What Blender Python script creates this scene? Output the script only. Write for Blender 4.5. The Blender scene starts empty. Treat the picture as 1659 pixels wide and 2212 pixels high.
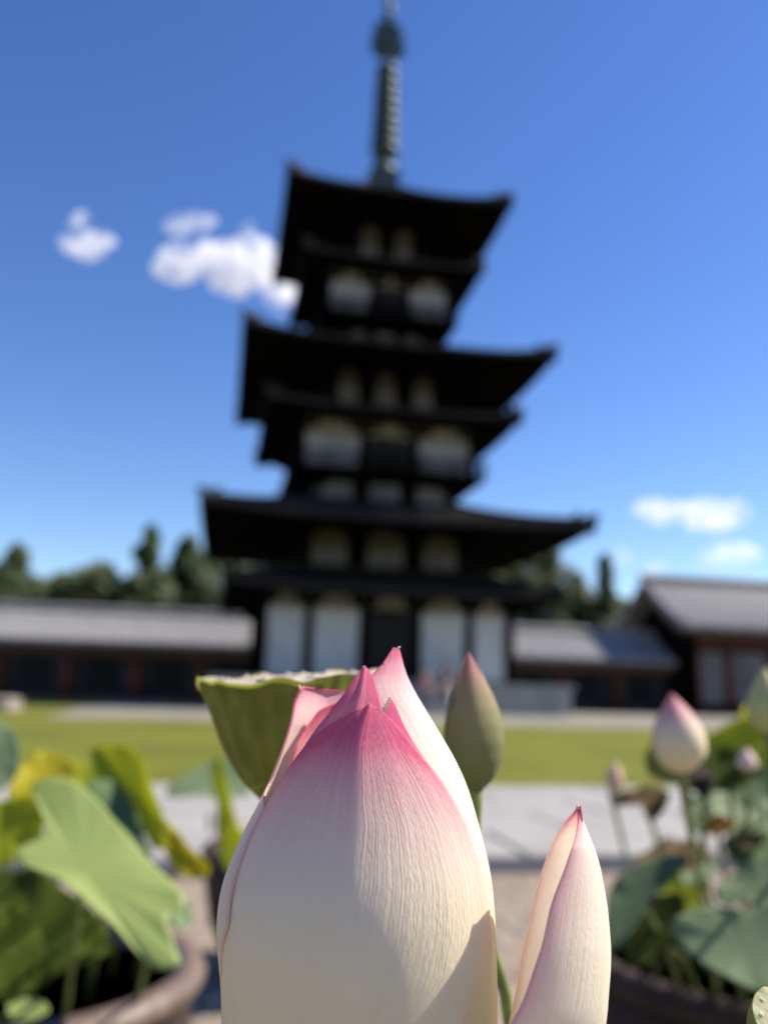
import bpy, bmesh, math, random
import numpy as np
from mathutils import Vector, Matrix, noise

# ------------------------------------------------------------------ camera, sky, sun, exposure
SC = bpy.context.scene
COL = SC.collection
R_ = math.radians
CAM_H = 1.05
YAW, PITCH, ROLL, FPX = R_(10.66), R_(11.51), R_(1.70), 1800.0     # FPX: focal length on a 1659 x 2212 frame
SUN_EL, SUN_AZ = R_(44), R_(85.5)                                     # azimuth clockwise from +Y

_F = np.array([math.sin(YAW)*math.cos(PITCH), math.cos(YAW)*math.cos(PITCH), math.sin(PITCH)])
_R0 = np.array([math.cos(YAW), -math.sin(YAW), 0.0])
_U0 = np.cross(_R0, _F)
_H = np.array([math.sin(YAW), math.cos(YAW), 0.0])
_C = np.array([0.0, 0.0, CAM_H])

cam = bpy.data.cameras.new('camera')
cam_o = bpy.data.objects.new('camera', cam)
COL.objects.link(cam_o)
SC.camera = cam_o
cr, sr = math.cos(ROLL), math.sin(ROLL)
cx_ = Vector(_R0*cr - _U0*(-sr)*1.0)
# image content is turned clockwise by ROLL, so the camera's right axis dips the other way
right = Vector(_R0*cr + _U0*sr)
up = Vector(-_R0*sr + _U0*cr)
fw = Vector(_F)
cam_o.matrix_world = Matrix(((right.x, up.x, -fw.x, 0), (right.y, up.y, -fw.y, 0), (right.z, up.z, -fw.z, CAM_H), (0, 0, 0, 1)))
cam.sensor_fit = 'VERTICAL'
cam.sensor_height = 36.0
cam.sensor_width = 27.0
cam.lens = 36.0*FPX/2212.0
cam.clip_start = 0.01
cam.clip_end = 6000
cam.dof.use_dof = True
cam.dof.focus_distance = 0.219
cam.dof.aperture_fstop = cam.lens/4.4

W = bpy.data.worlds.new('World')
SC.world = W
W.use_nodes = True
_n = W.node_tree.nodes
sky = _n.new('ShaderNodeTexSky')
sky.sky_type = 'NISHITA'
sky.sun_disc = False
sky.sun_elevation = SUN_EL
sky.sun_rotation = SUN_AZ
sky.air_density = 1.0
sky.dust_density = 0.1
sky.ozone_density = 3.0
_hs = _n.new('ShaderNodeHueSaturation')
_hs.inputs['Saturation'].default_value = 1.22
_hs.inputs['Hue'].default_value = .514
W.node_tree.links.new(sky.outputs[0], _hs.inputs['Color'])
W.node_tree.links.new(_hs.outputs[0], _n['Background'].inputs[0])
_n['Background'].inputs[1].default_value = 0.097

sl = bpy.data.lights.new('sun', 'SUN')
sl.energy = 5.0
sl.angle = R_(0.53)
sl.color = (1.0, 0.92, 0.80)
so = bpy.data.objects.new('sun', sl)
COL.objects.link(so)
SUN_DIR = Vector((math.cos(SUN_EL)*math.sin(SUN_AZ), math.cos(SUN_EL)*math.cos(SUN_AZ), math.sin(SUN_EL)))
so.rotation_euler = SUN_DIR.to_track_quat('Z', 'Y').to_euler()

SC.view_settings.view_transform = 'Standard'
SC.view_settings.look = 'None'
SC.view_settings.exposure = 0.85
SC.view_settings.gamma = 1.0
SC.render.engine = 'CYCLES'
SC.cycles.use_denoising = True
SC.cycles.max_bounces = 8
SC.cycles.volume_bounces = 6
SC.cycles.transmission_bounces = 8
SC.cycles.transparent_max_bounces = 8
SC.cycles.sample_clamp_indirect = 6

# ------------------------------------------------------------------ helpers
rng = random.Random(11)

def ray(u, v):
    du, dv = u-829.5, v-1106
    a = du*cr + dv*sr
    b = -du*sr + dv*cr
    return _F + _R0*(a/FPX) - _U0*(b/FPX)

def loc3(u, v, F):
    """a point of the place that lies F metres ahead (level distance) in the direction of u, v; as right, ahead, up from the eye"""
    d = ray(u, v)
    k = F/float(d @ _H)
    return np.array([float(d @ _R0)*k, F, float(d[2])*k])

def wp(p):
    return _C + _R0*p[0] + _H*p[1] + np.array([0, 0, p[2]])

def at(u, v, F):
    return Vector(wp(loc3(u, v, F)))

def atY(u, v, Y):
    d = ray(u, v)
    return Vector(_C + d*(Y/d[1]))

def lerp(a, b, t):
    return a+(b-a)*t

def sstep(a, b, x):
    t = min(1, max(0, (x-a)/(b-a)))
    return t*t*(3-2*t)

class MB:
    def __init__(s):
        s.v = []; s.f = []
    def add(s, vs, fs):
        o = len(s.v)
        s.v += [tuple(map(float, p)) for p in vs]
        s.f += [tuple(i+o for i in q) for q in fs]
        return s
    def box(s, x0, x1, y0, y1, z0, z1):
        return s.add([(x0,y0,z0),(x1,y0,z0),(x1,y1,z0),(x0,y1,z0),(x0,y0,z1),(x1,y0,z1),(x1,y1,z1),(x0,y1,z1)],
                     [(0,3,2,1),(4,5,6,7),(0,1,5,4),(1,2,6,5),(2,3,7,6),(3,0,4,7)])
    def bar(s, a, b, w, h, upv=(0,0,1)):
        a, b = Vector(a), Vector(b)
        d = (b-a).normalized()
        sd = d.cross(Vector(upv))
        sd = sd.normalized() if sd.length > 1e-6 else Vector((1,0,0))
        u = sd.cross(d).normalized()
        vs = []
        for p in (a, b):
            for i, j in ((-1,-1),(1,-1),(1,1),(-1,1)):
                vs.append(p+sd*(i*w/2)+u*(j*h/2))
        return s.add(vs, [(0,1,2,3),(7,6,5,4),(0,4,5,1),(1,5,6,2),(2,6,7,3),(3,7,4,0)])
    def tube(s, path, radii, n=8, cap=True):
        path = [Vector(p) for p in path]
        if not hasattr(radii, '__len__'): radii = [radii]*len(path)
        vs = []; fs = []
        ref = Vector((0.31, 0.17, 0.93))
        for i, p in enumerate(path):
            d = (path[min(i+1, len(path)-1)]-path[max(i-1, 0)]).normalized()
            if abs(d.dot(ref)) > .97: ref = Vector((1, 0.1, 0))
            a = (ref - d*ref.dot(d)).normalized(); ref = a
            b = d.cross(a)
            for k in range(n):
                t = 2*math.pi*k/n
                vs.append(p+(a*math.cos(t)+b*math.sin(t))*radii[i])
        for i in range(len(path)-1):
            for k in range(n):
                fs.append((i*n+k, i*n+(k+1)%n, (i+1)*n+(k+1)%n, (i+1)*n+k))
        if cap:
            fs.append(tuple(reversed(range(n))))
            fs.append(tuple((len(path)-1)*n+k for k in range(n)))
        return s.add(vs, fs)
    def lathe(s, prof, n=24, c=(0,0,0)):
        vs = []; fs = []
        for r, z in prof:
            for k in range(n):
                t = 2*math.pi*k/n
                vs.append((c[0]+r*math.cos(t), c[1]+r*math.sin(t), c[2]+z))
        m = len(prof)
        for i in range(m-1):
            for k in range(n):
                fs.append((i*n+k, i*n+(k+1)%n, (i+1)*n+(k+1)%n, (i+1)*n+k))
        fs.append(tuple(reversed(range(n))))
        fs.append(tuple((m-1)*n+k for k in range(n)))
        return s.add(vs, fs)
    def grid(s, P):
        nr, nc = len(P), len(P[0])
        return s.add([p for r in P for p in r],
                     [(i*nc+j, i*nc+j+1, (i+1)*nc+j+1, (i+1)*nc+j) for i in range(nr-1) for j in range(nc-1)])
    def prism(s, poly, y0, y1):
        """poly in x,z, extruded along y"""
        n = len(poly)
        vs = [(x, y0, z) for x, z in poly]+[(x, y1, z) for x, z in poly]
        return s.add(vs, [tuple(range(n)), tuple(reversed(range(n, 2*n)))]+[(i, i+n, (i+1) % n+n, (i+1) % n) for i in range(n)])
    def mesh(s, name, mat, smooth=False, off=(0,0,0)):
        me = bpy.data.meshes.new(name)
        me.from_pydata([(x-off[0], y-off[1], z-off[2]) for x, y, z in s.v], [], s.f)
        me.update()
        if mat: me.materials.append(mat)
        if smooth: me.shade_smooth()
        return me
    def build(s, name, mat, parent=None, smooth=False, world=True):
        off = ORG.get(parent.name, (0,0,0)) if (parent and world) else (0,0,0)
        me = s.mesh(name, mat, smooth, off)
        return link(name, me, parent)

ORG = {}
def link(name, me, parent=None, loc=None, rz=0, scale=None):
    o = bpy.data.objects.new(name, me)
    COL.objects.link(o)
    if parent: o.parent = parent; ORG[o.name] = ORG.get(parent.name, (0,0,0))
    if loc is not None: o.location = loc
    if rz: o.rotation_euler = (0, 0, rz)
    if scale: o.scale = scale
    return o

def tag(o, label, cat, group=None):
    o['label'] = label; o['category'] = cat
    if group: o['group'] = group
    return o

def thing(name, loc, label, cat, group=None):
    o = bpy.data.objects.new(name, None)
    COL.objects.link(o)
    o.location = loc
    o.empty_display_size = .2
    ORG[o.name] = tuple(loc)
    return tag(o, label, cat, group)

def struct(o):
    o['kind'] = 'structure'
    return o

def recalc(me):
    bm = bmesh.new(); bm.from_mesh(me)
    bmesh.ops.remove_doubles(bm, verts=bm.verts, dist=1e-6)
    bmesh.ops.recalc_face_normals(bm, faces=bm.faces)
    bm.to_mesh(me); bm.free(); me.update()

def solid(o, t, off=-1):
    m = o.modifiers.new('thickness', 'SOLIDIFY'); m.thickness = t; m.offset = off
    return o

# ------------------------------------------------------------------ materials
def mat_new(name):
    m = bpy.data.materials.new(name); m.use_nodes = True
    nt = m.node_tree
    return m, nt, nt.nodes, nt.links, nt.nodes['Principled BSDF']

def M(name, c1, c2=None, rough=.8, scale=6.0, bump=.2, detail=6, spec=.3, metal=0, coord='Object', stretch=None, bscale=None):
    m, nt, n, l, p = mat_new(name)
    c2 = c2 or tuple(x*.7 for x in c1)
    tc = n.new('ShaderNodeTexCoord')
    src = tc.outputs[coord]
    if stretch:
        mp = n.new('ShaderNodeMapping'); mp.inputs['Scale'].default_value = stretch
        l.new(src, mp.inputs[0]); src = mp.outputs[0]
    nz = n.new('ShaderNodeTexNoise'); nz.inputs['Scale'].default_value = scale; nz.inputs['Detail'].default_value = detail
    l.new(src, nz.inputs['Vector'])
    rp = n.new('ShaderNodeValToRGB')
    rp.color_ramp.elements[0].position = .32; rp.color_ramp.elements[1].position = .68
    rp.color_ramp.elements[0].color = (*c2, 1); rp.color_ramp.elements[1].color = (*c1, 1)
    l.new(nz.outputs['Fac'], rp.inputs[0]); l.new(rp.outputs[0], p.inputs['Base Color'])
    p.inputs['Roughness'].default_value = rough
    p.inputs['Specular IOR Level'].default_value = spec
    p.inputs['Metallic'].default_value = metal
    if bump:
        n2 = n.new('ShaderNodeTexNoise'); n2.inputs['Scale'].default_value = bscale or scale*5; n2.inputs['Detail'].default_value = 4
        l.new(src, n2.inputs['Vector'])
        b = n.new('ShaderNodeBump'); b.inputs['Strength'].default_value = bump; b.inputs['Distance'].default_value = .02
        l.new(n2.outputs['Fac'], b.inputs['Height']); l.new(b.outputs[0], p.inputs['Normal'])
    return m

def leafmat(name, c1, c2, trans, tfac=.35, rough=.5, scale=9, spec=.35, stretch=None):
    """leaf tissue: a diffuse, slightly waxy face that also lets light through"""
    m, nt, n, l, p = mat_new(name)
    tc = n.new('ShaderNodeTexCoord')
    nz = n.new('ShaderNodeTexNoise'); nz.inputs['Scale'].default_value = scale; nz.inputs['Detail'].default_value = 5
    mp = n.new('ShaderNodeMapping'); mp.inputs['Scale'].default_value = stretch or (1, 1, 1)
    l.new(tc.outputs['Object'], mp.inputs[0]); l.new(mp.outputs[0], nz.inputs['Vector'])
    rp = n.new('ShaderNodeValToRGB')
    rp.color_ramp.elements[0].position = .35; rp.color_ramp.elements[1].position = .65
    rp.color_ramp.elements[0].color = (*c2, 1); rp.color_ramp.elements[1].color = (*c1, 1)
    l.new(nz.outputs['Fac'], rp.inputs[0]); l.new(rp.outputs[0], p.inputs['Base Color'])
    p.inputs['Roughness'].default_value = rough; p.inputs['Specular IOR Level'].default_value = spec
    t = n.new('ShaderNodeBsdfTranslucent'); t.inputs[0].default_value = (*trans, 1)
    mx = n.new('ShaderNodeMixShader'); mx.inputs[0].default_value = tfac
    l.new(p.outputs[0], mx.inputs[1]); l.new(t.outputs[0], mx.inputs[2])
    l.new(mx.outputs[0], n['Material Output'].inputs[0])
    return m

def petalmat(name, cream, white, pink, tfac=.42, bump=.5):
    """lotus petal: cream at the base, white above, pink where the vertex value 'pink' says the petal itself is pink; fine length-wise veins and grains"""
    m, nt, n, l, p = mat_new(name)
    uv = n.new('ShaderNodeUVMap'); uv.uv_map = 'UVMap'
    def noisy(sx, sy, detail, sc=1.0):
        mp = n.new('ShaderNodeMapping'); mp.inputs['Scale'].default_value = (sx, sy, 1)
        l.new(uv.outputs[0], mp.inputs[0])
        z = n.new('ShaderNodeTexNoise'); z.inputs['Scale'].default_value = sc; z.inputs['Detail'].default_value = detail
        l.new(mp.outputs[0], z.inputs['Vector'])
        return z.outputs['Fac']
    def math_(op, a, b=None, clamp=False):
        x = n.new('ShaderNodeMath'); x.operation = op; x.use_clamp = clamp
        for i, q in enumerate((a, b)):
            if q is None: continue
            if isinstance(q, (int, float)): x.inputs[i].default_value = q
            else: l.new(q, x.inputs[i])
        return x.outputs[0]
    streak = noisy(52, 2.6, 5)
    patch = noisy(5, 4, 3)
    grain = noisy(210, 60, 3)
    veins = noisy(150, .9, 3)
    at_ = n.new('ShaderNodeAttribute'); at_.attribute_name = 'pink'
    k = math_('ADD', math_('MULTIPLY', streak, 1.1), .45)
    fac = math_('MULTIPLY', at_.outputs['Fac'], k, True)
    fac = math_('ADD', fac, math_('MULTIPLY', math_('SUBTRACT', grain, .5), math_('MULTIPLY', at_.outputs['Fac'], .7)), True)
    ac = n.new('ShaderNodeAttribute'); ac.attribute_name = 'cream'
    mc = n.new('ShaderNodeMix'); mc.data_type = 'RGBA'
    mc.inputs[6].default_value = (*white, 1); mc.inputs[7].default_value = (*cream, 1)
    l.new(ac.outputs['Fac'], mc.inputs[0])
    mp_ = n.new('ShaderNodeMix'); mp_.data_type = 'RGBA'
    l.new(fac, mp_.inputs[0]); l.new(mc.outputs[2], mp_.inputs[6]); mp_.inputs[7].default_value = (*pink, 1)
    l.new(mp_.outputs[2], p.inputs['Base Color'])
    p.inputs['Roughness'].default_value = .5
    p.inputs['Specular IOR Level'].default_value = .3
    p.inputs['Sheen Weight'].default_value = .08
    tw = n.new('ShaderNodeMix'); tw.data_type = 'RGBA'; tw.inputs[0].default_value = .5
    l.new(mp_.outputs[2], tw.inputs[6]); tw.inputs[7].default_value = (.95, .93, .88, 1)
    t = n.new('ShaderNodeBsdfTranslucent'); l.new(tw.outputs[2], t.inputs[0])
    hgt = math_('ADD', math_('ADD', math_('MULTIPLY', streak, .6), math_('MULTIPLY', veins, .75)), math_('MULTIPLY', math_('MULTIPLY', grain, patch), 1.5))
    b = n.new('ShaderNodeBump'); b.inputs['Strength'].default_value = bump; b.inputs['Distance'].default_value = .0010
    l.new(hgt, b.inputs['Height']); l.new(b.outputs[0], p.inputs['Normal'])
    mx = n.new('ShaderNodeMixShader'); mx.inputs[0].default_value = tfac
    l.new(p.outputs[0], mx.inputs[1]); l.new(t.outputs[0], mx.inputs[2])
    l.new(mx.outputs[0], n['Material Output'].inputs[0])
    return m

MT = dict(
    gravel=M('gravel_earth', (.33,.265,.205), (.18,.14,.105), .95, 9, .5, 8, .1),
    pebble=M('pebbles', (.60,.53,.46), (.25,.21,.18), .8, 3, .2),
    slab=M('path_stone', (.335,.318,.30), (.262,.248,.232), .85, 2.2, .25, 8, .2),
    pale=M('pale_gravel', (.255,.238,.195), (.185,.17,.135), .95, 1.5, .3, 8, .1),
    lawn=M('lawn_grass', (.165,.175,.030), (.11,.12,.021), .95, .45, .8, 10, .08, bscale=60),
    stone=M('podium_stone', (.36,.35,.33), (.25,.245,.235), .85, 1.2, .25, 8, .2),
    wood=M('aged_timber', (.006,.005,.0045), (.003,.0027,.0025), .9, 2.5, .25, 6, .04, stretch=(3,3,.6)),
    door=M('door_timber', (.014,.010,.009), (.008,.006,.005), .7, 3, .2),
    aged=M('shaded_plaster', (.185,.183,.18), (.12,.118,.115), .9, 1.1, .08, 6, .15),  # white plaster with the eaves' shade put into its colour
    shaded2=M('shaded_plaster_pale', (.33,.328,.325), (.24,.238,.235), .9, 1.1, .08, 6, .1),  # paler step of it for lean-to walls, eave shade still in the tone
    ochre_shaded=M('shaded_ochre_plaster', (.115,.105,.08), (.065,.058,.044), .9, 1.8, .1, 6, .1),  # dimmer copy of the ochre plaster, shade under the eaves painted in
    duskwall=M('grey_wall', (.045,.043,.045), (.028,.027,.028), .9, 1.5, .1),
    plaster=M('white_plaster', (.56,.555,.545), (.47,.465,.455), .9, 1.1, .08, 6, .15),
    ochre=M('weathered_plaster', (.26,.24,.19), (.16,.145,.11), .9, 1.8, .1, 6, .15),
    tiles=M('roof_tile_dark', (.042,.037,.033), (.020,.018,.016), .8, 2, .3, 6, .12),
    gtile=M('roof_tile_grey', (.29,.28,.28), (.205,.20,.20), .55, 1.3, .2, 6, .4),
    bronze=M('green_bronze', (.09,.122,.112), (.05,.072,.068), .55, 3, .2, 6, .4, .5),
    red=M('red_lacquer_timber', (.15,.034,.020), (.09,.022,.014), .7, 2, .15),
    soffit=M('brown_soffit', (.11,.065,.035), (.06,.034,.02), .8, 2, .15),
    lattice=M('green_lattice', (.006,.012,.010), (.004,.007,.006), .7, 2, .1),
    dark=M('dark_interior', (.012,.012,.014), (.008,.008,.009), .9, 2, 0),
    bark=M('tree_bark', (.09,.065,.045), (.045,.032,.024), .9, 4, .5),
    potc=M('pot_clay', (.06,.04,.032), (.03,.02,.017), .8, 6, .2, 6, .12),
    potr=M('pot_rim_clay', (.19,.13,.10), (.10,.066,.052), .5, 9, .25, 6, .4),
    seedtop=M('pod_top', (.50,.43,.34), (.36,.30,.22), .9, 70, .12, 4, .1),
    podcream=M('young_pod_top', (.50,.47,.30), (.36,.35,.19), .8, 160, .1, 4, .2),
    brown=M('withered_stigma', (.06,.03,.02), (.03,.015,.01), .8, 40, .2),
    skin=M('skin', (.50,.30,.22), (.45,.27,.2), .6, 8, 0),
    hair=M('dark_hair', (.02,.016,.014), (.012,.01,.009), .6, 20, .2),
    pinkcloth=M('pink_cloth', (.42,.15,.17), (.36,.12,.14), .9, 6, .1),
    blackcloth=M('black_cloth', (.02,.02,.024), (.014,.014,.016), .9, 6, .1),
    greycloth=M('grey_cloth', (.16,.16,.19), (.11,.11,.13), .9, 6, .1),
    beige=M('beige_stone', (.34,.285,.245), (.27,.225,.19), .9, 5, .3),
)
# water in the pots: dark, glossy
_m, _nt, _nn, _l, _p = mat_new('pot_water')
_p.inputs['Base Color'].default_value = (.010, .013, .008, 1); _p.inputs['Roughness'].default_value = .12
MT['water'] = _m
MT['petal'] = petalmat('lotus_petal', (.95,.86,.60), (.96,.90,.79), (.82,.10,.27), .46, .5)
MT['petal_out'] = petalmat('lotus_petal_far', (.88,.78,.48), (.90,.82,.68), (.66,.09,.22), .35, .3)
MT['petal_lime'] = petalmat('pale_lime_petal', (.52,.54,.24), (.72,.70,.44), (.6,.2,.2), .35, .3)
MT['budgreen'] = petalmat('green_bud_petal', (.13,.17,.055), (.36,.33,.15), (.50,.10,.13), .3, .3)
MT['stalk'] = leafmat('lotus_stalk', (.20,.25,.075), (.13,.17,.05), (.2,.3,.05), .15, .6, 60)
MT['stalkpale'] = leafmat('pale_stalk', (.34,.36,.20), (.24,.27,.13), (.3,.35,.12), .2, .6, 40)
MT['pod'] = leafmat('seed_pod_green', (.24,.255,.05), (.15,.175,.03), (.36,.40,.04), .32, .5, 60, .3, (3.2,3.2,.5))
MT['leaf_light'] = leafmat('leaf_light_green', (.30,.37,.115), (.235,.30,.09), (.42,.46,.05), .32, .5)
MT['leaf_mid'] = leafmat('leaf_mid_green', (.13,.20,.075), (.085,.145,.055), (.22,.32,.04), .3, .5)
MT['leaf_blue'] = leafmat('leaf_blue_green', (.12,.175,.09), (.085,.13,.066), (.16,.23,.04), .2, .6, 9, .2)
MT['leaf_grey'] = leafmat('leaf_grey_green', (.20,.265,.135), (.15,.21,.10), (.24,.32,.06), .25, .6, 9, .2)
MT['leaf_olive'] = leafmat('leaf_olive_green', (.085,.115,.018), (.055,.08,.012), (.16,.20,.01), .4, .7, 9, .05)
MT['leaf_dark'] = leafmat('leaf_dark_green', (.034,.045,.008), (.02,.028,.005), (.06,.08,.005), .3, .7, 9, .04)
MT['leaf_yellow'] = leafmat('leaf_yellow', (.52,.46,.02), (.38,.36,.016), (.75,.66,.01), .5, .6)
MT['leaf_lime'] = leafmat('leaf_yellow_green', (.40,.44,.025), (.32,.38,.02), (.62,.64,.01), .55, .6)
MT['leaf_orange'] = leafmat('leaf_withered_orange', (.50,.24,.04), (.33,.15,.03), (.6,.3,.03), .4, .7)
MT['leaf_brown'] = leafmat('leaf_withered_brown', (.16,.10,.03), (.09,.055,.02), (.2,.12,.02), .3, .8)
MT['crown_a'] = leafmat('foliage_dark', (.075,.115,.038), (.042,.066,.024), (.11,.16,.02), .25, .6, 1.5)
MT['crown_b'] = leafmat('foliage_mid', (.115,.15,.045), (.066,.09,.028), (.15,.20,.03), .25, .6, 1.2)

# ------------------------------------------------------------------ ground, path, lawn
def gz(y):
    return -.5*sstep(33, 43, y)

g = MB()
xs = [-3000,-300,-60,-20,-10,-5,0,5,10,20,30,60,300,3000]
ys = [-300,-20,-5,0,2,4,4.7,6,8.2,12,16,20,24,28,31,33,34,35,36,37,38,39,40,41,42,43,46,52,60,90,300,1200,3500]
g.grid([[(x, y, gz(y)) for x in xs] for y in ys])
ground = struct(g.build('ground', MT['gravel']))

def sheet(name, x0, x1, y0, y1, dz, mat, nx=2, ny=10):
    m = MB()
    m.grid([[(lerp(x0, x1, i/nx), lerp(y0, y1, j/ny), gz(lerp(y0, y1, j/ny))+dz) for i in range(nx+1)] for j in range(ny+1)])
    return struct(m.build(name, mat))
apron = sheet('gravel_court', -80, 90, 20.6, 60, .004, MT['pale'], 6, 60)
lawn = MB()
lx = [-26+i*.5 for i in range(125)]
ly = [8.12+j*.42 for j in range(31)]
lawn.grid([[(x, y, .03+.025*noise.noise(Vector((x*.6, y*.6, 2)))+.012*noise.noise(Vector((x*3, y*3, 5)))) for x in lx] for y in ly])
lawn = struct(lawn.build('lawn', MT['lawn'], smooth=True))
# a strip of worn grass left of the court, where the lawn runs on towards the gallery
l2 = MB()
l2.grid([[(x, y, gz(y)+.016+.01*noise.noise(Vector((x, y, 1)))) for x in [-40+i for i in range(37)]] for y in [20.55+j*.5 for j in range(44)]])
struct(l2.build('far_lawn', MT['lawn'], smooth=True))

# paved path of separate slabs on a low bed
path = MB(); path.box(-16, 24, 4.82, 8.02, -.02, .05)
path = struct(path.build('paved_path', MT['stone']))
slab_me = []
for k in range(4):
    b = MB(); w, h = 1.18, .776
    e = .012
    b.add([(-w/2,-h/2,0),(w/2,-h/2,0),(w/2,h/2,0),(-w/2,h/2,0),
           (-w/2,-h/2,.045),(w/2,-h/2,.045),(w/2,h/2,.045),(-w/2,h/2,.045),
           (-w/2+e,-h/2+e,.055),(w/2-e,-h/2+e,.055),(w/2-e,h/2-e,.055),(-w/2+e,h/2-e,.055)],
          [(0,1,5,4),(1,2,6,5),(2,3,7,6),(3,0,4,7),(4,5,9,8),(5,6,10,9),(6,7,11,10),(7,4,8,11),(8,9,10,11)])
    slab_me.append(b.mesh('slab', MT['slab']))
for j in range(4):
    for i in range(-4, 10):
        x = i*1.2+(.6 if j % 2 else 0)
        o = link('paving_slab', slab_me[(i*3+j) % 4], path, (x, 5.22+j*.8, .047+rng.uniform(-.003, .003)))
        o.rotation_euler = (rng.uniform(-.003,.003), rng.uniform(-.003,.003), 0)
# loose pebbles on the earth between the pots
pb = MB()
for i in range(5200):
    y = rng.uniform(1.2, 4.75); x = rng.uniform(-1.6, 3.2)
    s = rng.choice((.008, .012, .012, .018))*rng.uniform(.7, 1.3)
    a = rng.random()*6.28; c_, s_ = math.cos(a)*s, math.sin(a)*s
    pb.add([(x+c_, y+s_, .002), (x-s_*.8, y+c_*.8, .002), (x-c_, y-s_, .002), (x+s_*.8, y-c_*.8, .002), (x+s*.1, y, s*.75), (x-.2*s, y+.2*s, s*.7)],
           [(0,1,4),(1,5,4),(1,2,5),(2,3,5),(3,4,5),(3,0,4)])
pb = pb.build('pebbles', MT['pebble']); pb['kind'] = 'stuff'
pb['label'] = 'loose beige pebbles strewn on the earth between the lotus pots'; pb['category'] = 'gravel'

# ------------------------------------------------------------------ pagoda
PX, PY = 6.26, 36.0
pag = thing('pagoda', (PX, PY, 0), 'tall dark timber three-storeyed pagoda with tiered upturned roofs and white wall panels', 'pagoda')

def rot4(mb, k):
    c, s = [(1,0),(0,1),(-1,0),(0,-1)][k]
    out = MB(); out.v = [(x*c-y*s, x*s+y*c, z) for x, y, z in mb.v]; out.f = mb.f
    return out

def pb_(mb, name, mat, parent, smooth=False):
    return mb.build(name, mat, parent, smooth, world=False)

def roof(Wd, ze, lift, win, zt, wall, name, mat, rows=.34):
    """one square roof: curved tiled top with upturned corners, thick eave, rafters below"""
    NU, NV = 24, 8
    def P(u, v):
        hw = Wd+(win-Wd)*v
        return (u*hw, -hw, ze+.16+lift*abs(u)**3.2*(1-v)**1.6+(zt-ze-.16)*(.62*v+.38*v*v))
    top = MB(); sof = MB(); tr = MB(); rf = MB()
    for k in range(4):
        m = MB()
        m.grid([[P(-1+2*i/NU, j/NV) for i in range(NU+1)] for j in range(NV+1)])
        # eave edge
        e0 = [P(-1+2*i/NU, 0) for i in range(NU+1)]
        m.grid([[(x, y, z-.17) for x, y, z in e0], e0])
        r = rot4(m, k); top.add(r.v, r.f)
        m = MB()
        def S(u, v):
            hw = Wd-.02+(wall-Wd)*v
            return (u*hw, -hw, ze-.012+lift*abs(u)**3.2*(1-v)**1.3+.10*v*(Wd-wall))
        m.grid([[S(1-2*i/NU, j/4) for i in range(NU+1)] for j in range(5)])
        r = rot4(m, k); sof.add(r.v, r.f)
        m = MB(); q = MB()
        n = int(2*Wd/rows)
        for i in range(n+1):
            x = -Wd*.985+2*Wd*.985*i/n
            vmax = min(1, (Wd-abs(x))/(Wd-win)) if abs(x) > win else 1
            prof = []
            for j in range(6):
                v = vmax*j/5
                hw = Wd+(win-Wd)*v
                p = P(max(-1, min(1, x/hw)), v)
                prof.append((x, p[1]-(.03 if j == 0 else 0), p[2]+.02))
            m.grid([[(px-.085, py, pz-.03), (px-.05, py, pz+.05), (px+.05, py, pz+.05), (px+.085, py, pz-.03)] for px, py, pz in prof])
            a = prof[0]; o = len(m.v)
            m.add([(a[0]-.085,a[1],a[2]-.09),(a[0]+.085,a[1],a[2]-.09),(a[0]+.085,a[1],a[2]+.04),(a[0]-.085,a[1],a[2]+.04)], [(0,1,2,3)])
            xr = x+.1
            if abs(xr) < Wd*.97:
                vm = min(1, (Wd-abs(xr))/(Wd-wall)) if abs(xr) > wall else 1
                a = S(xr/Wd, 0); hw = Wd+(wall-Wd)*vm; b = S(max(-1, min(1, xr/hw)), vm)
                if vm > .08: q.bar((a[0], a[1]+.08, a[2]-.07), (xr, b[1], b[2]-.07), .11, .13)
        r = rot4(m, k); tr.add(r.v, r.f)
        r = rot4(q, k); rf.add(r.v, r.f)
    ro = pb_(top, name, mat, pag, True)
    pb_(sof, 'soffit', MT['wood'], ro)
    t = pb_(tr, 'tile_rows', mat, ro); t['kind'] = 'stuff'
    t = pb_(rf, 'rafters', MT['wood'], ro); t['kind'] = 'stuff'
    for k in range(4):
        m = MB()
        pts = [P(-1, j/10) for j in range(11)]
        pts = [(x, y, z+.10) for x, y, z in pts]
        pts[0] = (pts[0][0]*1.005, pts[0][1]*1.005, pts[0][2]+.16)
        m.tube(pts, [.15]+[.13]*10, 6)
        m.bar((pts[1][0]*.98, pts[1][1]*.98, pts[1][2]), (pts[1][0]*.985, pts[1][1]*.985, pts[1][2]+.32), .2, .2)
        pb_(rot4(m, k), 'hip_ridge', mat, ro)
        m = MB(); a = S(-1, 0); b = S(-1, 1)
        m.bar((a[0]*.995, a[1]*.995, a[2]-.13), (b[0], b[1], b[2]-.13), .2, .24)
        pb_(rot4(m, k), 'corner_beam', MT['wood'], ro)
    return ro

def bracket_mesh(w, h, d):
    m = MB()
    z0 = 0
    m.box(-.16, .16, -d/2-.06, d/2+.06, z0, z0+.14)
    m.prism([(-w/2, h), (-w/2, h*.6), (-w*.36, .2), (-w*.2, .142), (w*.2, .142), (w*.36, .2), (w/2, h*.6), (w/2, h)][::-1], -d/2, d/2)
    for x in (-w*.4, 0, w*.4):
        m.box(x-.1, x+.1, -d/2-.03, d/2+.03, h+.002, h+.14)
    m.bar((0, -d*2.6, h*.55), (0, d/2, h*.55), .16, .2)
    return m

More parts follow.
